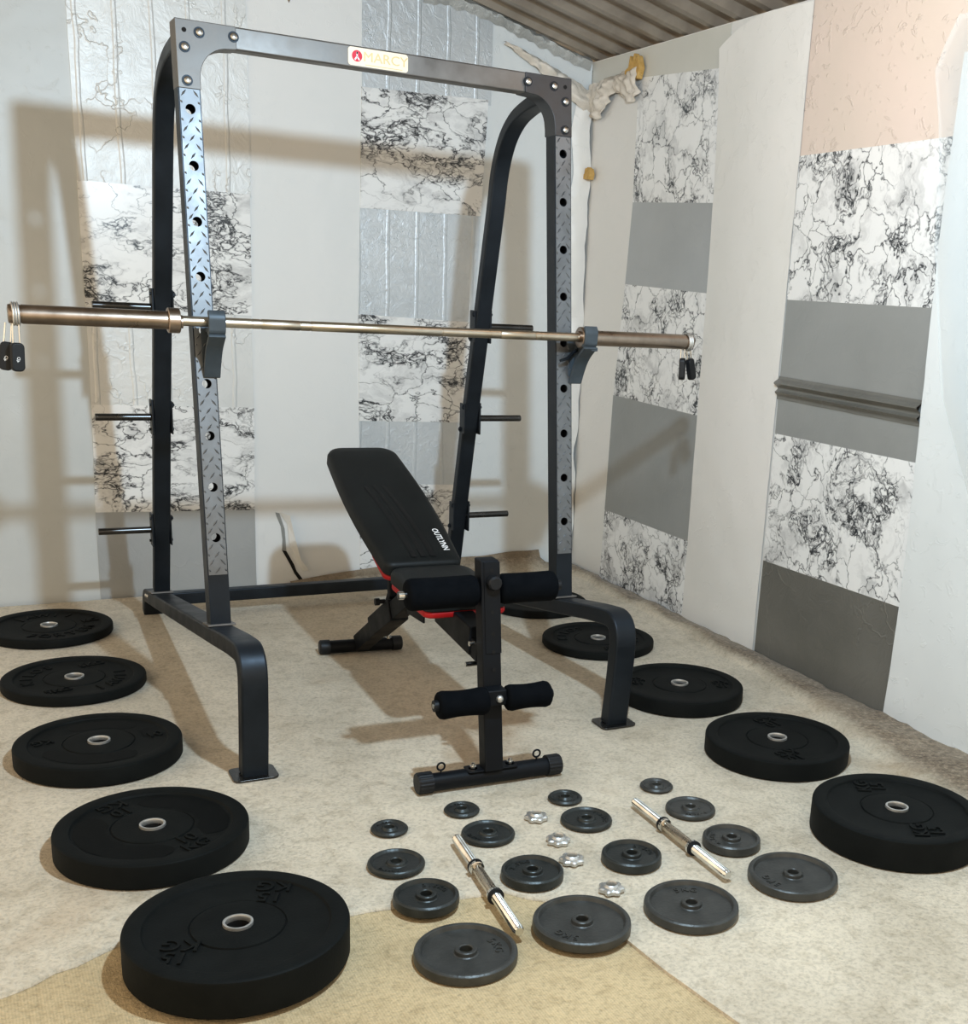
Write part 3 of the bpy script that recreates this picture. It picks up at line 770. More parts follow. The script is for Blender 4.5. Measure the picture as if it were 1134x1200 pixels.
for xc in (XL + UW / 2, XR - UW / 2):
    u = MB(); c = UW / 2; D_ = .062
    holed_face(u, UW, .0, ULEN, hole_z, .0135, 0); holed_face(u, UW, .0, ULEN, hole_z, .0135, D_)
    for sx in (-c, c): u.add([(sx, 0, 0), (sx, D_, 0), (sx, D_, ULEN), (sx, 0, ULEN)], [(0, 1, 2, 3)])
    o = u.build('upright', M['rack'], None, fix=True)
    o.location = (xc, .285, .331); o.rotation_euler = (-LEAN, 0, 0); rk(o); uprights.append(o)
    # silver tread plate wrapped on the front
    t = MB(); z0, z1 = up_local(.495), up_local(1.862)
    holed_face(t, UW - .006, z0, z1, hole_z, .0135, -.0025)
    for h in hole_z:
        vs = []
        for j in range(24):
            a = 2 * pi * j / 24; vs += [(.0135 * cos(a), -.0025, h + .0135 * sin(a)), (.0135 * cos(a), .004, h + .0135 * sin(a))]
        t.add(vs, [(j * 2, j * 2 + 1, ((j + 1) % 24) * 2 + 1, ((j + 1) % 24) * 2) for j in range(24)])
    e = UW / 2 - .003
    t.add([(-e, -.0025, z0), (-e, 0, z0), (-e, 0, z1), (-e, -.0025, z1)], [(0, 1, 2, 3)]); t.add([(e, -.0025, z0), (e, 0, z0), (e, 0, z1), (e, -.0025, z1)], [(0, 1, 2, 3)])
    t.add([(-e, -.0025, z0), (e, -.0025, z0), (e, 0, z0), (-e, 0, z0)], [(0, 1, 2, 3)]); t.add([(-e, -.0025, z1), (e, -.0025, z1), (e, 0, z1), (-e, 0, z1)], [(0, 1, 2, 3)])
    # raised lozenges
    z = z0 + .014; row = 0
    while z < z1 - .012:
        for q, px in enumerate((-.0165, .0165) if row % 2 else (-.0235, .0, .0235)):
            if min(abs(z - h) + abs(px) * .3 for h in hole_z) < .022 and abs(px) < .01: continue
            if min(sqrt((z - h) ** 2 + px ** 2) for h in hole_z) < .0205: continue
            a = radians(52 if (row + q) % 2 else -52); L_ = .0125; W_ = .0030
            dx, dz = cos(a), sin(a); nx_, nz_ = -sin(a), cos(a)
            if abs(px) > .02: L_ *= .4
            vs = [(px + dx * L_, -.0026, z + dz * L_), (px + nx_ * W_, -.0026, z + nz_ * W_), (px - dx * L_, -.0026, z - dz * L_), (px - nx_ * W_, -.0026, z - nz_ * W_), (px + dx * L_ * .45, -.0052, z + dz * L_ * .45), (px - dx * L_ * .45, -.0052, z - dz * L_ * .45)]
            t.add(vs, [(0, 1, 4), (1, 2, 5, 4), (2, 3, 5), (3, 0, 4, 5)])
        z += .0235; row += 1
    tp = t.build('tread_plate', M['tread'], None, fix=True); tp.parent = o

# base rails with curved front leg and rear foot
RW_ = .074
def rail(x0, x1, back_y):
    path = [(-.105, FZ + .004), (-.128, .20), (-.135, .375), (.05, .352), (.24, .320), (back_y - .05, .344 - .16 * (back_y - .29) - .025), (back_y + .045, .095), (back_y + .075, FZ)]
    path = rounded(path, [.10, .20, .05, .05, .06, .03], 8)
    m_ = MB().strip(path, x0, x1, .052)
    return rk(m_.build('base_rail', M['rack'], None, bevel=.007, seg=3))
rl = rail(XL - .008, XL - .008 + RW_, 1.62); rr_ = rail(XR + .008 - RW_, XR + .008, 1.62)
for x0 in (XL - .008 + RW_ / 2, XR + .008 - RW_ / 2):
    m_ = MB().prism(rrect(.125, .10, .018, 5, x0, -.105), .0, .006, Matrix.Translation((0, 0, FZ)))
    rk(m_.build('foot_plate', M['peg'], None, bevel=.001))
for yy, zz in ((1.585, .112), (1.545, .118)):
    q = MB().lathe([(0, .006), (.006, .005), (.009, .001), (.009, -.002)], 14, Matrix.Translation((XL - .008, yy, zz)) @ Matrix.Rotation(radians(-90), 4, 'Y'))
    ob = q.build('bolt', M['chrome_dim'], None, smooth=40); rk(ob)
# weld plates under the uprights
for x0, yy, zz in ((XL + UW / 2, .317, .334), (XR - UW / 2, .317, .334), (XL + UW / 2, 1.462, .150), (XR - UW / 2, 1.335, .172)):
    m_ = MB().box((0, 0, 0), (.082, .095, .006)); o = m_.build('weld_plate', M['rack_top'], None, bevel=.001); o.location = (x0, yy, zz + .0045); o.rotation_euler = (-radians(9.1), 0, 0); rk(o)

# crossbars
zt = 2.031
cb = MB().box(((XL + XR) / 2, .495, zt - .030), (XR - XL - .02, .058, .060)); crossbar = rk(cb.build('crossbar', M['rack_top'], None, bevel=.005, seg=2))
rb = MB().box(((XL + XR) / 2, 1.625, .083), (XR - XL - .10, .048, .050)); rk(rb.build('rear_crossbar', M['rack'], None, bevel=.005, seg=2))

# gusset plates: corner brackets with a concave inner curve
def gusset(side):
    x0 = XL if side < 0 else XR; s = 1 if side < 0 else -1
    pts = [(0, 0), (0, -.178), (.061, -.178), (.061, -.155)]
    cx, cz, r = .145, -.145, .083
    for k in range(11):
        a = radians(180 - 90 * k / 10); pts.append((cx + (r + .0) * cos(a) , cz + r * sin(a)))
    pts += [(.165, -.060), (.165, 0)]
    def place(p, y): return (x0 + s * p[0], y, zt + p[1])
    mb = MB(); n = len(pts)
    def ylean(p, d): return .470 - .1088 * (-p[1]) - .0065 + d
    vs = [place(p, ylean(p, 0)) for p in pts] + [place(p, ylean(p, .078)) for p in pts]
    fs = [tuple(range(n)), tuple(range(2 * n - 1, n - 1, -1))] + [(i, (i + 1) % n, n + (i + 1) % n, n + i) for i in range(n)]
    mb.add(vs, fs); o = rk(mb.build('corner_bracket', M['rack_top'] if side < 0 else M['rack_shaded'], None, bevel=.002))
    for (a, b) in ((.064, -.030), (.157, -.028), (.023, -.072), (.025, -.158)):
        y = ylean((a, b), -.001); x = x0 + s * a; z = zt + b
        R_ = Matrix.Translation((x, y, z)) @ Matrix.Rotation(radians(90) - .1, 4, 'X')
        q = MB().lathe([(0, .0085), (.006, .0082), (.0095, .006), (.0105, .002), (.0105, -.002)], 16, R_); q.add([], []); ob = q.build('bolt', M['chrome_dim'] if True else None, None, smooth=40); ob.parent = o
        q = MB().lathe([(.0, .0015), (.0145, .0015), (.0145, -.001)], 20, R_); ob = q.build('washer', M['rack'], None, smooth=40); ob.parent = o
        ob.parent = o
    R_ = Matrix.Translation((x0 + s * .024, ylean((0, -.028), -.0005), zt - .028)) @ Matrix.Rotation(radians(90), 4, 'X')
    q = MB().lathe([(0, .0008), (.0062, .0008), (.0062, -.001)], 16, R_); ob = q.build('bolt_hole', M['edge_dark'], None); ob.parent = o
    return o
gusset(-1); gusset(1)

# badge on the crossbar: MARCY
bd = MB(); bx0, bx1 = 1.058, 1.243; yb = .4655
bd.prism(rrect(bx1 - bx0, .050, .009, 4), 0, .0015, Matrix.Translation(((bx0 + bx1) / 2, yb, 2.0015)) @ Matrix.Rotation(radians(90), 4, 'X'))
badge = rk(bd.build('badge', M['cream'], None)); badge['label'] = 'cream badge with a round red emblem reading MARCY'
Rb = lambda x, z, d=0: Matrix.Translation((x, yb - .0016 - d, z)) @ Matrix.Rotation(radians(90), 4, 'X')
v_, f_ = glyphs('MARCY', .037, .0008)
tx = MB().add(v_, f_, Rb(1.173, 2.003) @ Matrix.Scale(1.12, 4, (1, 0, 0))); o = tx.build('badge_lettering', M['gold'], None); o.parent = badge
o = MB().lathe([(0, .0006), (.0155, .0006), (.0155, 0)], 32, Rb(1.085, 2.003)).build('badge_emblem', M['red_ink'], None); o.parent = badge
q = MB()
for a in (90, 235, 305):
    arm_ = MB().box((.0060, 0, .0009), (.012, .0042, .0008)); q.add(arm_.v, arm_.f, Rb(1.085, 2.002) @ Matrix.Rotation(radians(a), 4, 'Z'))
hd_ = MB().lathe([(0, .0013), (.003, .0013), (.003, 0)], 12); q.add(hd_.v, hd_.f, Rb(1.085, 2.011))
o = q.build('emblem_figure', M['white_ink'], None); o.parent = badge
q = MB().box((1.168, yb - .0018, 1.982), (.115, .0006, .0018)); o = q.build('badge_line', M['gold'], None); o.parent = badge

# rear uprights: from behind the top corner, over an arch and down to the rail
def rear(x0, low):
    path = rounded([(.52, 1.985), (.68, 1.970), (.79, 1.942), (.865, 1.895), (.915, 1.832), (.948, 1.755)] + low, .045, 4)
    return rk(MB().strip(path, x0, x0 + .060, .040).build('rear_upright', M['rack'], None, bevel=.006, seg=3))
rear_low_L = [(.980, 1.665), (1.092, 1.325), (1.262, .82), (1.465, .160)]
rear_low_R = [(.966, 1.660), (1.052, 1.325), (1.182, .82), (1.335, .180)]
rear(XL + .004, rear_low_L); rear(XR - .064, rear_low_R)
pegs = [(-1, 1.116, 1.240), (-1, 1.245, .856), (-1, 1.388, .418), (1, 1.085, 1.222), (1, 1.168, .861), (1, 1.262, .448)]
for s, y, z in pegs:
    xw = XL + .004 if s < 0 else XR - .004
    e = MB().tube([(xw + s * -.004, y, z), (xw + s * .19, y, z), (xw + s * .1915, y, z)], [.0125, .0125, .011], 20)
    pg = rk(e.build('weight_peg', M['peg'], None, smooth=40))
    b = MB().box((xw + s * .0035, y, z), (.007, .052, .125)); br = b.build('peg_bracket', M['rack'], None, bevel=.002); br.parent = pg
    sl_ = -.336 if s < 0 else -.31
    xi = XL + .064 if s < 0 else XR - .064
    for dz in (-.045, .045):
        b = MB().tube([(xw + s * .012, y + sl_ * dz, z + dz), (xi - s * .012, y + sl_ * dz, z + dz)], .0052, 10)
        b.tube([(xi + s * .0, y + sl_ * dz, z + dz), (xi - s * .009, y + sl_ * dz, z + dz)], .010, 6)
        ob = b.build('bolt', M['rack'], None, smooth=40); ob.parent = pg
    b = MB().box((xi - s * .002, y, z), (.005, .050, .118)); ob = b.build('clamp_plate', M['rack'], None, bevel=.002); ob.parent = pg

# ------------------------------------------------------------------ j hooks
BAR_Y, BAR_Z = .300, 1.2285
def jhook(xc, label, pin, sx=0, sz=1.206):
    root = empty('bar_hook', (xc, .30, 1.10)); tag(root, label, 'bar hook', 'hooks holding the barbell on the rack')
    def k(o): o.parent = root; o.matrix_parent_inverse = Matrix.Translation(-Vector(root.location)); return o
    c = .0235
    # back plate against the upright
    b = MB().strip([(.3655, 1.070), (.3825, 1.235)], xc - c, xc + c, .006); k(b.build('back_plate', M['hook'], None, bevel=.001))
    arm = rounded([(.3615, 1.073), (.350, 1.100), (.318, 1.155), (.262, 1.196)], .05, 6)
    b = MB().strip(arm, xc - c, xc + c, .010); k(b.build('curved_arm', M['hook'], None, bevel=.002))
    # saddle under the bar and lip in front
    b = MB().strip([(.378, sz), (.262, sz)], xc + sx - .012, xc + sx + .012, .013); k(b.build('saddle', M['hook'], None, bevel=.002))
    lp = rounded([(.283, 1.199), (.263, 1.205), (.2585, 1.246), (.270, 1.262)], .008, 4)
    b = MB().strip(lp, xc - c, xc + c, .012); k(b.build('front_lip', M['hook'], None, bevel=.003))
    b = MB()
    b.add([(xc, .372, 1.09), (xc, .378, 1.20), (xc, .30, 1.20), (xc, .322, 1.155)], [(0, 1, 2, 3)])
    w_ = b.build('web_plate', M['hook'], None); md = w_.modifiers.new('s', 'SOLIDIFY'); md.thickness = .004; md.offset = 0; k(w_)
    if pin:
        b = MB().tube([(xc + .01, .352, 1.19), (xc - .02, .345, 1.175), (xc - .045, .335, 1.155), (xc - .075, .33, 1.148)], [.0055, .0055, .006, .0045], 10)
        k(b.build('safety_pin', M['rack'], None, smooth=50))
jhook(.616, 'blue grey steel bar hook on the left silver upright', False)
jhook(1.8085, 'blue grey steel bar hook on the right silver upright with a pin sticking out', True, .0165, 1.191)

# ------------------------------------------------------------------ barbell
bar = empty('barbell', (1.16, BAR_Y, BAR_Z)); tag(bar, 'long olympic barbell with bronze sleeves resting across the rack hooks', 'barbell')
def bb(o, p=None):
    if p: o.parent = p; return o
    o.parent = bar; o.matrix_parent_inverse = Matrix.Translation(-Vector(bar.location)); return o
def bx(xs_, rs, n=32): return MB().tube([(x, BAR_Y, BAR_Z + .0045 - .009 * (x - .09) / 2.14) for x in xs_], rs, n)
shaft_x = [.50]; shaft_r = [.0140]
rings_at = [.72, .745, .86, .89, 1.02, 1.30, 1.46, 1.50, 1.62, 1.64]
for x in rings_at:
    shaft_x += [x - .0022, x - .002, x + .002, x + .0022]; shaft_r += [.0140, .0128, .0128, .0140]
shaft_x.append(1.82); shaft_r.append(.0140)
bb(bx(shaft_x, shaft_r, 24).build('shaft', M['shaft'], None, smooth=40))
for xa, xb in ((.748, .858), (.892, 1.298), (1.50, 1.62)):
    bb(bx([xa, xa + .001, xb - .001, xb], [.0138, .01435, .01435, .0138], 24).build('knurled_band', M['knurl'] if 'knurl' in M else M['shaft'], None, smooth=40))
for s, (xo, xi) in ((-1, (.092, .492)), (1, (2.228, 1.812))):
    d = 1 if s < 0 else -1
    sv = bb(bx([xo, xo + d * .001, xo + d * .004, xo + d * .0285, xo + d * .029, xo + d * .032, xo + d * .0325, xi], [.020, .0235, .025, .025, .0235, .0235, .025, .025], 40).build('sleeve', M['sleeve'], None, smooth=35))
    e = bx([xo - d * .0005, xo + d * .0006], [.0165, .0165], 32).build('end_cap', M['chrome_dim'], None, smooth=40); e.parent = sv; e.matrix_parent_inverse = (sv.matrix_parent_inverse).inverted() @ Matrix.Translation((0, 0, 0)) if False else Matrix.Identity(4)
    cxa, cxb = (.490, .522) if s < 0 else (1.812, 1.785)
    q = bx([cxa, cxa + d * .002, cxb - d * .002, cxb], [.032, .0345, .0345, .032], 40); q.tube([(cxb, BAR_Y, BAR_Z), (cxb + d * .008, BAR_Y, BAR_Z)], .018, 24)
    bb(q.build('collar', M['sleeve'], None, smooth=35))

# spring collars hanging at the sleeve ends
def spring(x0, d, label, hands):
    z0 = BAR_Z + .0045 - .009 * (x0 - .09) / 2.14
    root = empty('spring_collar', (x0, BAR_Y, z0)); tag(root, label, 'spring collar', 'spring collars on the barbell ends')
    def k(o, p=None):
        o.parent = p or root; return o
    pts = []; n = 90
    for i in range(n + 1):
        a = -pi / 2 + 2 * pi * 3 * i / n; pts.append((d * .0185 * (i / n) , .0284 * cos(a), .0284 * sin(a)))
    k(MB().tube(pts, .0030, 8).build('coil', M['ring_silver'], None, smooth=60))
    for (dx, dy, ang, tip, tw) in hands:
        # wire pair then rubber grip, hanging at angle ang
        dirv = Vector((sin(ang), 0, -cos(ang)))
        o0 = Vector((dx, dy, -.0285)); o1 = o0 + dirv * tip
        sd = Vector((cos(ang), 0, sin(ang)))
        w_ = .0075
        wire = [o0 - sd * w_, o1 - sd * w_]
        mb = MB().tube([o0 - sd * w_ + Vector((0, 0, .004)), o1 - sd * w_ * 1.1], .0024, 8); mb.tube([o0 + sd * w_ + Vector((0, 0, .004)), o1 + sd * w_ * 1.1], .0024, 8)
        wr = k(mb.build('wire_arm', M['chrome'], None, smooth=60))
        poly = rrect(.034, .074, .012, 6)
        c_ = o1 + dirv * .030
        m4 = Matrix.Translation(c_) @ Matrix.Rotation(-ang, 4, 'Y') @ Matrix.Rotation(tw, 4, 'Z') @ Matrix.Rotation(radians(90), 4, 'X')
        g = MB().prism(poly, -.010, .010, m4).build('grip', M['black_plastic'], None, bevel=.004, seg=3); k(g)
        v2, f2 = glyphs('4D', .012, .0003)
        # small white mark on the grip
        mk = MB().add([v for v in v2], f2, m4 @ Matrix.Translation((0, -.006, .0103)) @ Matrix.Rotation(radians(70), 4, 'Z'))
        if hands and x0 < 1: k(mk.build('white_mark', M['white_ink'], None), wr) if False else k(mk.build('white_mark', M['white_ink'], None), None)
    return root
spring(.100, 1, 'spring collar with black grips hanging from the left end of the barbell', [(.009, -.012, radians(-2), .052, .25), (-.007, .012, radians(-8), .052, -.1)])
spring(2.200, 1, 'spring collar with black grips hanging from the right end of the barbell', [(-.010, -.008, radians(2), .033, .9), (.024, .010, radians(14), .036, .5)])

# ------------------------------------------------------------------ weight bench
bench = empty('weight_bench', (1.195, -.405, FZ), radians(-1.6)); tag(bench, 'black adjustable weight bench with raised backrest and foam leg rollers', 'weight bench')
def bn(o, p=None):
    o.parent = p or bench; return o
zf = -FZ
# front stabiliser
b = MB().tube([(-.205, 0, .028), (.205, 0, .028)], .0255, 28); fs_ = bn(b.build('front_stabilizer', M['black_steel'], None, smooth=40))
def fluted(x0, x1, r, par):
    n = 72; vs = []; xs_ = [x0, x0 + (x1 - x0) * .06, x1 - (x1 - x0) * .12, x1, x1]
    rr_2 = [r, r, r, r * .93, r * .6]; mb = MB()
    for i, (x, q) in enumerate(zip(xs_, rr_2)):
        for j in range(n):
            a = 2 * pi * j / n; k = q * (1 + (.025 if (j // 2) % 2 else -.012) * (i in (1, 2)))
            vs.append((x, k * cos(a), r + k * sin(a)))
    mb.add(vs, [(i * n + j, i * n + (j + 1) % n, (i + 1) * n + (j + 1) % n, (i + 1) * n + j) for i in range(4) for j in range(n)] + [tuple(4 * n + j for j in range(n)), tuple(n - 1 - j for j in range(n))])
    return bn(mb.build('end_cap', M['black_plastic'], None), par)
for s in (-1, 1): fluted(s * .175, s * .218, .0300, fs_)
for x in (-.148, .143):
    pts = [(x, -.002, .050), (x, -.002, .062)] + [(x + .011 * sin(a), -.002, .073 - .011 * cos(a)) for a in [2 * pi * k / 16 for k in range(17)]]
    bn(MB().tube(pts, .0028, 8).build('eye_bolt', M['black_steel'], None, smooth=60), fs_)
for x in (-.052, .060):
    q = MB().lathe([(.013, .0505), (.013, .0535), (.009, .0535), (.009, .0605), (.005, .061), (.005, .069), (.0, .0705)], 16, Matrix.Translation((x, .0, 0)))
    bn(q.build('bolt', M['chrome'], None, smooth=40), fs_)
q = MB().prism(rrect(.15, .050, .006, 3, .002, 0), .0485, .0535); bn(q.build('mount_plate', M['black_steel'], None, bevel=.002), fs_)
# post: leans slightly back
def lean_y(z): return -.010 + .135 * (z - .05)
PW = .0275
m_ = MB(); pz0, pz1 = .050, .642
vs = []
for z in (pz0, pz1):
    y0 = lean_y(z)
    vs += [(-PW - .000, y0 - .024, z), (PW, y0 - .024, z), (PW, y0 + .026, z), (-PW, y0 + .026, z)]
m_.add(vs, [(0, 3, 2, 1), (4, 5, 6, 7), (0, 1, 5, 4), (1, 2, 6, 5), (2, 3, 7, 6), (3, 0, 4, 7)])
post = bn(m_.build('post', M['black_steel'], None, bevel=.004))
m_ = MB(); vs = []
for z in (.385, .638):
    y0 = lean_y(z) - .0265; vs += [(-.0185, y0, z), (.028, y0, z), (.028, y0 + .004, z), (-.0185, y0 + .004, z)]
m_.add(vs, [(0, 3, 2, 1), (4, 5, 6, 7), (0, 1, 5, 4), (1, 2, 6, 5), (2, 3, 7, 6), (3, 0, 4, 7)])
bn(m_.build('face_plate', M['black_steel'], None, bevel=.001), post)
for z in (.615, .50, .44, .39, .34):
    q = MB().lathe([(0, .0006), (.0055, .0006), (.0055, 0)], 16, Matrix.Translation((.004, lean_y(z) - .0268, z)) @ Matrix.Rotation(radians(90) - .13, 4, 'X')); bn(q.build('pin_hole', M['edge_dark'], None), post)

def pad_roller(name, x0, x1, y, z, r, flare=.0):
    n = 9; xs_ = [x0, x0, x0 + .004, x0 + .014]; rs = [.012, r * .80, r * .93, r]
    for k in range(1, n):
        t = k / n; xs_.append(x0 + .014 + (x1 - x0 - .028) * t); rs.append(r * (1 - flare * sin(t * pi)))
    xs_ += [x1 - .014, x1 - .004, x1, x1]; rs += [r, r * .93, r * .8, .012]
    return bn(MB().tube([(x, y, z) for x in xs_], rs, 36).build(name, M['foam'], None, smooth=60))
# upper rollers pass through the post
uy, uz = lean_y(.562) + .0, .556
pad_roller('foam_roller', -.232, -.034, uy, uz, .0445, .02); pad_roller('foam_roller', .034, .203, uy, uz, .0430, .02)
ro = bn(MB().tube([(-.252, uy, uz), (.220, uy, uz)], .010, 20).build('roller_rod', M['black_steel'], None, smooth=40))
bn(MB().tube([(-.255, uy, uz), (-.231, uy, uz)], .0115, 20).build('rod_end', M['chrome'], None, smooth=40), ro)
bn(MB().tube([(.204, uy, uz), (.222, uy, uz), (.223, uy, uz)], [.014, .014, .012], 20).build('rod_end', M['black_plastic'], None, smooth=40), ro)
q = MB().tube([(.006, lean_y(.585) - .02, .583), (.006, lean_y(.585) - .046, .583), (.006, lean_y(.585) - .052, .583)], [.0205, .0205, .016], 12)
bn(q.build('adjusting_knob', M['black_plastic'], None, smooth=25))
# lower rollers in front of the post
ly, lz = lean_y(.262) - .052, .266
pad_roller('foam_roller', -.172, -.030, ly, lz, .0395, .09); pad_roller('foam_roller', .028, .158, ly, lz, .0375, .09)
ro = bn(MB().tube([(-.182, ly, lz), (.166, ly, lz)], .0085, 20).build('roller_rod', M['black_steel'], None, smooth=40))
bn(MB().tube([(-.184, ly, lz), (-.170, ly, lz)], .016, 20).build('rod_end', M['black_plastic'], None, smooth=40), ro)
bn(MB().tube([(-.1855, ly, lz), (-.183, ly, lz)], .007, 16).build('rod_tip', M['chrome_dim'], None, smooth=40), ro)
bn(MB().tube([(.157, ly, lz), (.168, ly, lz)], .014, 20).build('rod_end', M['black_plastic'], None, smooth=40), ro)
q = MB(); q.box((-.002, ly + .012, lz + .006), (.058, .045, .046)); br = bn(q.build('roller_bracket', M['black_steel'], None, bevel=.005))
q = MB().lathe([(0, .010), (.006, .0098), (.0095, .007), (.0108, .002), (.0108, 0)], 20, Matrix.Translation((.004, ly - .010, lz + .004)) @ Matrix.Rotation(radians(90), 4, 'X'))
bn(q.build('bolt', M['ring_silver'], None, smooth=40), br)

# rear foot
rfy = 1.315
rfx = .000
b = MB().tube([(rfx - .145, rfy + .012, .026), (rfx + .145, rfy - .008, .026)], .0245, 24); rfo = bn(b.build('rear_stabilizer', M['black_steel'], None, smooth=40))
for s in (-1, 1):
    q = MB().tube([(rfx + s * .118, rfy - s * .0085, .0275), (rfx + s * .152, rfy - s * .0105, .0275), (rfx + s * .157, rfy - s * .011, .0275)], [.0275, .0275, .022], 28)
    bn(q.build('end_cap', M['black_plastic'], None, smooth=40), rfo)
q = MB().lathe([(.012, .048), (.012, .052), (.008, .052), (.008, .060), (.0, .062)], 16, Matrix.Translation((rfx + .105, rfy - .008, 0))); bn(q.build('bolt', M['chrome'], None, smooth=40), rfo)

# main slanting beam from the rear foot up to the seat, and front beam to the post
def beam(name, pts, w, t, xoff=0, mt_='black_steel'):
    return bn(MB().strip(pts, xoff - w / 2, xoff + w / 2, t).build(name, M[mt_], None, bevel=.004))
beam('rear_beam', [(rfy - .0, .035), (.62, .418)], .052, .062, rfx)
beam('beam_sleeve', [(1.10, .158), (.86, .288)], .066, .076, rfx)
beam('front_beam', [(.72, .405), (.42, .405), (.065, .372)], .050, .058, .0)
beam('front_bracket', [(.40, .415), (.11, .395)], .062, .085, .0)
q = MB().tube([(-.040, .085, .395), (.040, .085, .395)], .0075, 12); q.tube([(-.044, .10, .33), (.044, .10, .33)], .0075, 12)
bn(q.build('bolt', M['chrome'], None, smooth=40))
# strut under the backrest
beam('backrest_strut', [(1.00, .205), (.905, .330), (.93, .565)], .040, .030, rfx)
for s in (-1, 1):
    m_ = MB(); m_.add([(s * .030 + rfx, .50, .34), (s * .030 + rfx, .66, .33), (s * .030 + rfx, .70, .445), (s * .030 + rfx, .50, .445)], [(0, 1, 2, 3)])
    o = m_.build('hinge_plate', M['black_steel'], None); md = o.modifiers.new('s', 'SOLIDIFY'); md.thickness = .005; md.offset = 0; bn(o)
q = MB().tube([(rfx - .045, .93, .30), (rfx - .025, .93, .30)], .008, 12); q.tube([(rfx - .06, .93, .30), (rfx - .045, .93, .30)], .013, 12); bn(q.build('pull_pin', M['black_plastic'], None, smooth=40))

def cushion(name, length, width, thick, taper, mat4, bulge=0.0, r1=.055):
    """pad: local x across, y along, z up; rounded box with crowned top"""
    def outline(sc):
        pts = []; w0, w1 = width / 2, width / 2 * taper; r0 = .030
        L_ = length; n = 7
        cs = [(w0 - r0, r0, r0, 270, 360)] + [(w0 + (w1 - w0) * k / 9 + bulge * sin(pi * k / 10), r0 + (L_ - r0 - r1) * k / 10, 0, 0, 0) for k in range(1, 10)] + [(w1 - r1, L_ - r1, r1, 0, 90), (-(w1 - r1), L_ - r1, r1, 90, 180)] + [(-(w0 + (w1 - w0) * k / 9 + bulge * sin(pi * k / 10)), r0 + (L_ - r0 - r1) * k / 10, 0, 0, 0) for k in range(9, 0, -1)] + [(-(w0 - r0), r0, r0, 180, 270)]
        for cx, cy, r, a0, a1 in cs:
            for k in range(n + 1 if r else 1):
                a = radians(a0 + (a1 - a0) * k / n); pts.append((cx + r * cos(a), cy + r * sin(a)))
        c = Vector((0, L_ / 2))
        return [(p[0] * (1 - sc / (width / 2)), L_ / 2 + (p[1] - L_ / 2) * (1 - sc / (L_ / 2))) for p in pts]
    layers = [(.010, 0), (.0, .007), (.0, thick - .014), (.004, thick - .004), (.014, thick + .0005), (.045, thick + .003), (.085, thick + .004)]
    mb = MB(); vs = []; n = len(outline(0))
    for s_, z in layers: vs += [(p[0], p[1], z) for p in outline(s_)]
    K = len(layers)
    fs = [(i * n + j, i * n + (j + 1) % n, (i + 1) * n + (j + 1) % n, (i + 1) * n + j) for i in range(K - 1) for j in range(n)]
    fs += [tuple(n - 1 - j for j in range(n)), tuple((K - 1) * n + j for j in range(n))]
    mb.add(vs, fs, mat4)
    return bn(mb.build(name, M['leather'], None, smooth=50)), outline
# backrest: bottom edge at (y .62, z .50) rising to (1.38, .76)
BA = atan2(.262, .745)
mbk = Matrix.Translation((.006, .615, .463)) @ Matrix.Rotation(BA, 4, 'X')
LB = .80
back, outl = cushion('backrest', LB, .258, .050, 1.0, mbk, .014, .062)
sh = MB(); sh.prism(rrect(.235, .76, .05, 5, 0, .40), -.014, .003, mbk); bn(sh.build('base_board', M['black_plastic'], None, bevel=.004), back)
sh = MB(); sh.prism(rrect(.254, .17, .028, 5, 0, .088), -.016, .003, mbk); bn(sh.build('red_base', M['red'], None, bevel=.006, seg=2), back)
# darker stripes and the white maker's name
ztop = .0545
for k, xo in enumerate((-.028, .004, .036)):
    n = 20; vs = []
    for i in range(n + 1):
        y = .03 + .47 * i / n; xx = xo - .055 * (i / n) ** 2 * .6
        vs += [(xx - .009 * (1 - .3 * i / n), y, ztop + .0002), (xx + .009 * (1 - .3 * i / n), y, ztop + .0002)]
    bn(MB().add(vs, [(i * 2, i * 2 + 1, i * 2 + 3, i * 2 + 2) for i in range(n)], mbk).build('dark_stripe', M['stripe'], None, fix=False), back)
v_, f_ = glyphs('OUTLYNN', .0285, .0003, .0006)
m4 = mbk @ Matrix.Translation((.090, .128, ztop + .0006)) @ Matrix.Rotation(radians(-90), 4, 'Z')
bn(MB().add(v_, f_, m4).build('maker_lettering', M['white_ink'], None), back)
# seat
ms = Matrix.Translation((.012, .235, .445)) @ Matrix.Rotation(radians(1.5), 4, 'X')
seat, os_ = cushion('seat', .375, .262, .046, 1.0, ms)
sh = MB(); sh.prism(os_(.003), -.016, .004, ms); bn(sh.build('red_base', M['red'], None, bevel=.006, seg=2), seat)

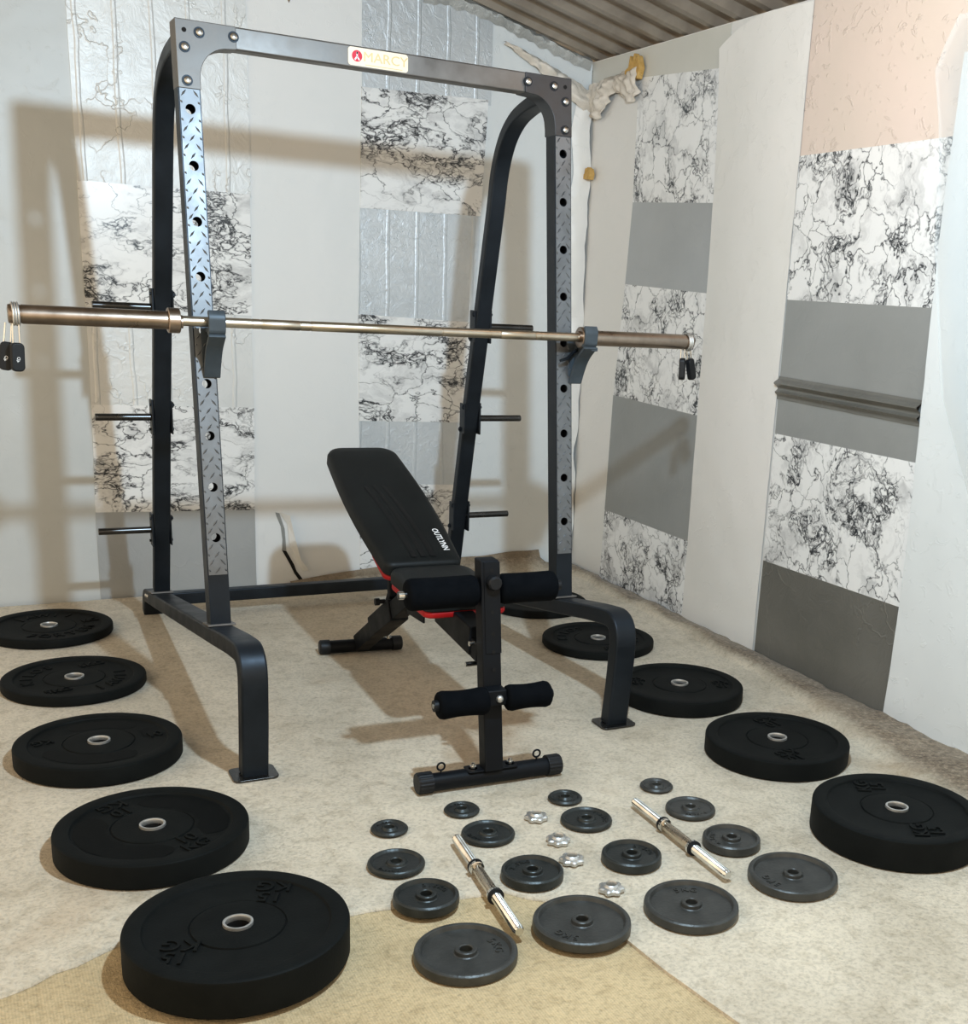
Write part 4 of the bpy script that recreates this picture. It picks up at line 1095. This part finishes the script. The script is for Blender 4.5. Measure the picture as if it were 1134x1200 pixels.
# ------------------------------------------------------------------ light
def light(name, kind, loc, energy, color, size, rot=None, **kw):
    l = bpy.data.lights.new(name, kind); l.energy = energy; l.color = color
    if kind in ('POINT', 'SPOT'): l.shadow_soft_size = size
    o = bpy.data.objects.new(name, l); COL.objects.link(o); o.location = loc
    if kind == 'AREA': l.shape = 'RECTANGLE'; l.size, l.size_y = size
    if rot: o.rotation_euler = rot
    return o
def falloff(o, q, l_, c):
    """blend of quadratic, linear and constant falloff"""
    l = o.data; l.use_nodes = True; N = l.node_tree.nodes; K = l.node_tree.links
    em = N['Emission']; f = N.new('ShaderNodeLightFalloff'); f.inputs['Strength'].default_value = 1
    out = None
    for nm, wgt in (('Quadratic', q), ('Linear', l_), ('Constant', c)):
        if not wgt: continue
        m = N.new('ShaderNodeMath'); m.operation = 'MULTIPLY'; m.inputs[1].default_value = wgt; K.new(f.outputs[nm], m.inputs[0])
        if out is None: out = m.outputs[0]
        else:
            a = N.new('ShaderNodeMath'); a.operation = 'ADD'; K.new(out, a.inputs[0]); K.new(m.outputs[0], a.inputs[1]); out = a.outputs[0]
    K.new(out, em.inputs['Strength'])
falloff(light('cool_lamp', 'POINT', (1.02, -1.56, 2.167), 72, (.64, .83, 1.0), .040), .75, .76, 0)
light('warm_lamp', 'POINT', (2.05, -.25, 2.20), 4, (1.0, .70, .50), .16)
wd = bpy.data.worlds.new('world'); SC.world = wd; wd.use_nodes = True
bg = wd.node_tree.nodes['Background']; bg.inputs['Color'].default_value = (1.0, .83, .62, 1); bg.inputs['Strength'].default_value = 1.42

# ------------------------------------------------------------------ camera (principal point off centre: the photo is a crop)
F, PX, PY = 1368.88, 708.17, 744.75
p, yw, r = .28421, .518813, .058025
fwd0 = Vector((sin(yw), cos(yw), 0)); right0 = Vector((cos(yw), -sin(yw), 0)); up0 = Vector((0, 0, 1))
fwd = fwd0 * cos(p) - up0 * sin(p); up = up0 * cos(p) + fwd0 * sin(p)
R_ = right0 * cos(r) + up * sin(r); U_ = -right0 * sin(r) + up * cos(r)
cam = bpy.data.cameras.new('camera'); co = bpy.data.objects.new('camera', cam); COL.objects.link(co)
m3 = Matrix((R_, U_, -fwd)).transposed()
co.matrix_world = Matrix.Translation((-.0709, -3.23439, 1.36963)) @ m3.to_4x4()
cam.sensor_fit = 'AUTO'; cam.sensor_width = 36; cam.lens = F * 36 / 1200
cam.shift_x = (567 - PX) / 1200; cam.shift_y = (PY - 600) / 1200
cam.clip_start = .05
SC.camera = co
SC.view_settings.view_transform = 'Standard'; SC.view_settings.look = 'None'; SC.view_settings.exposure = 0; SC.view_settings.gamma = .86
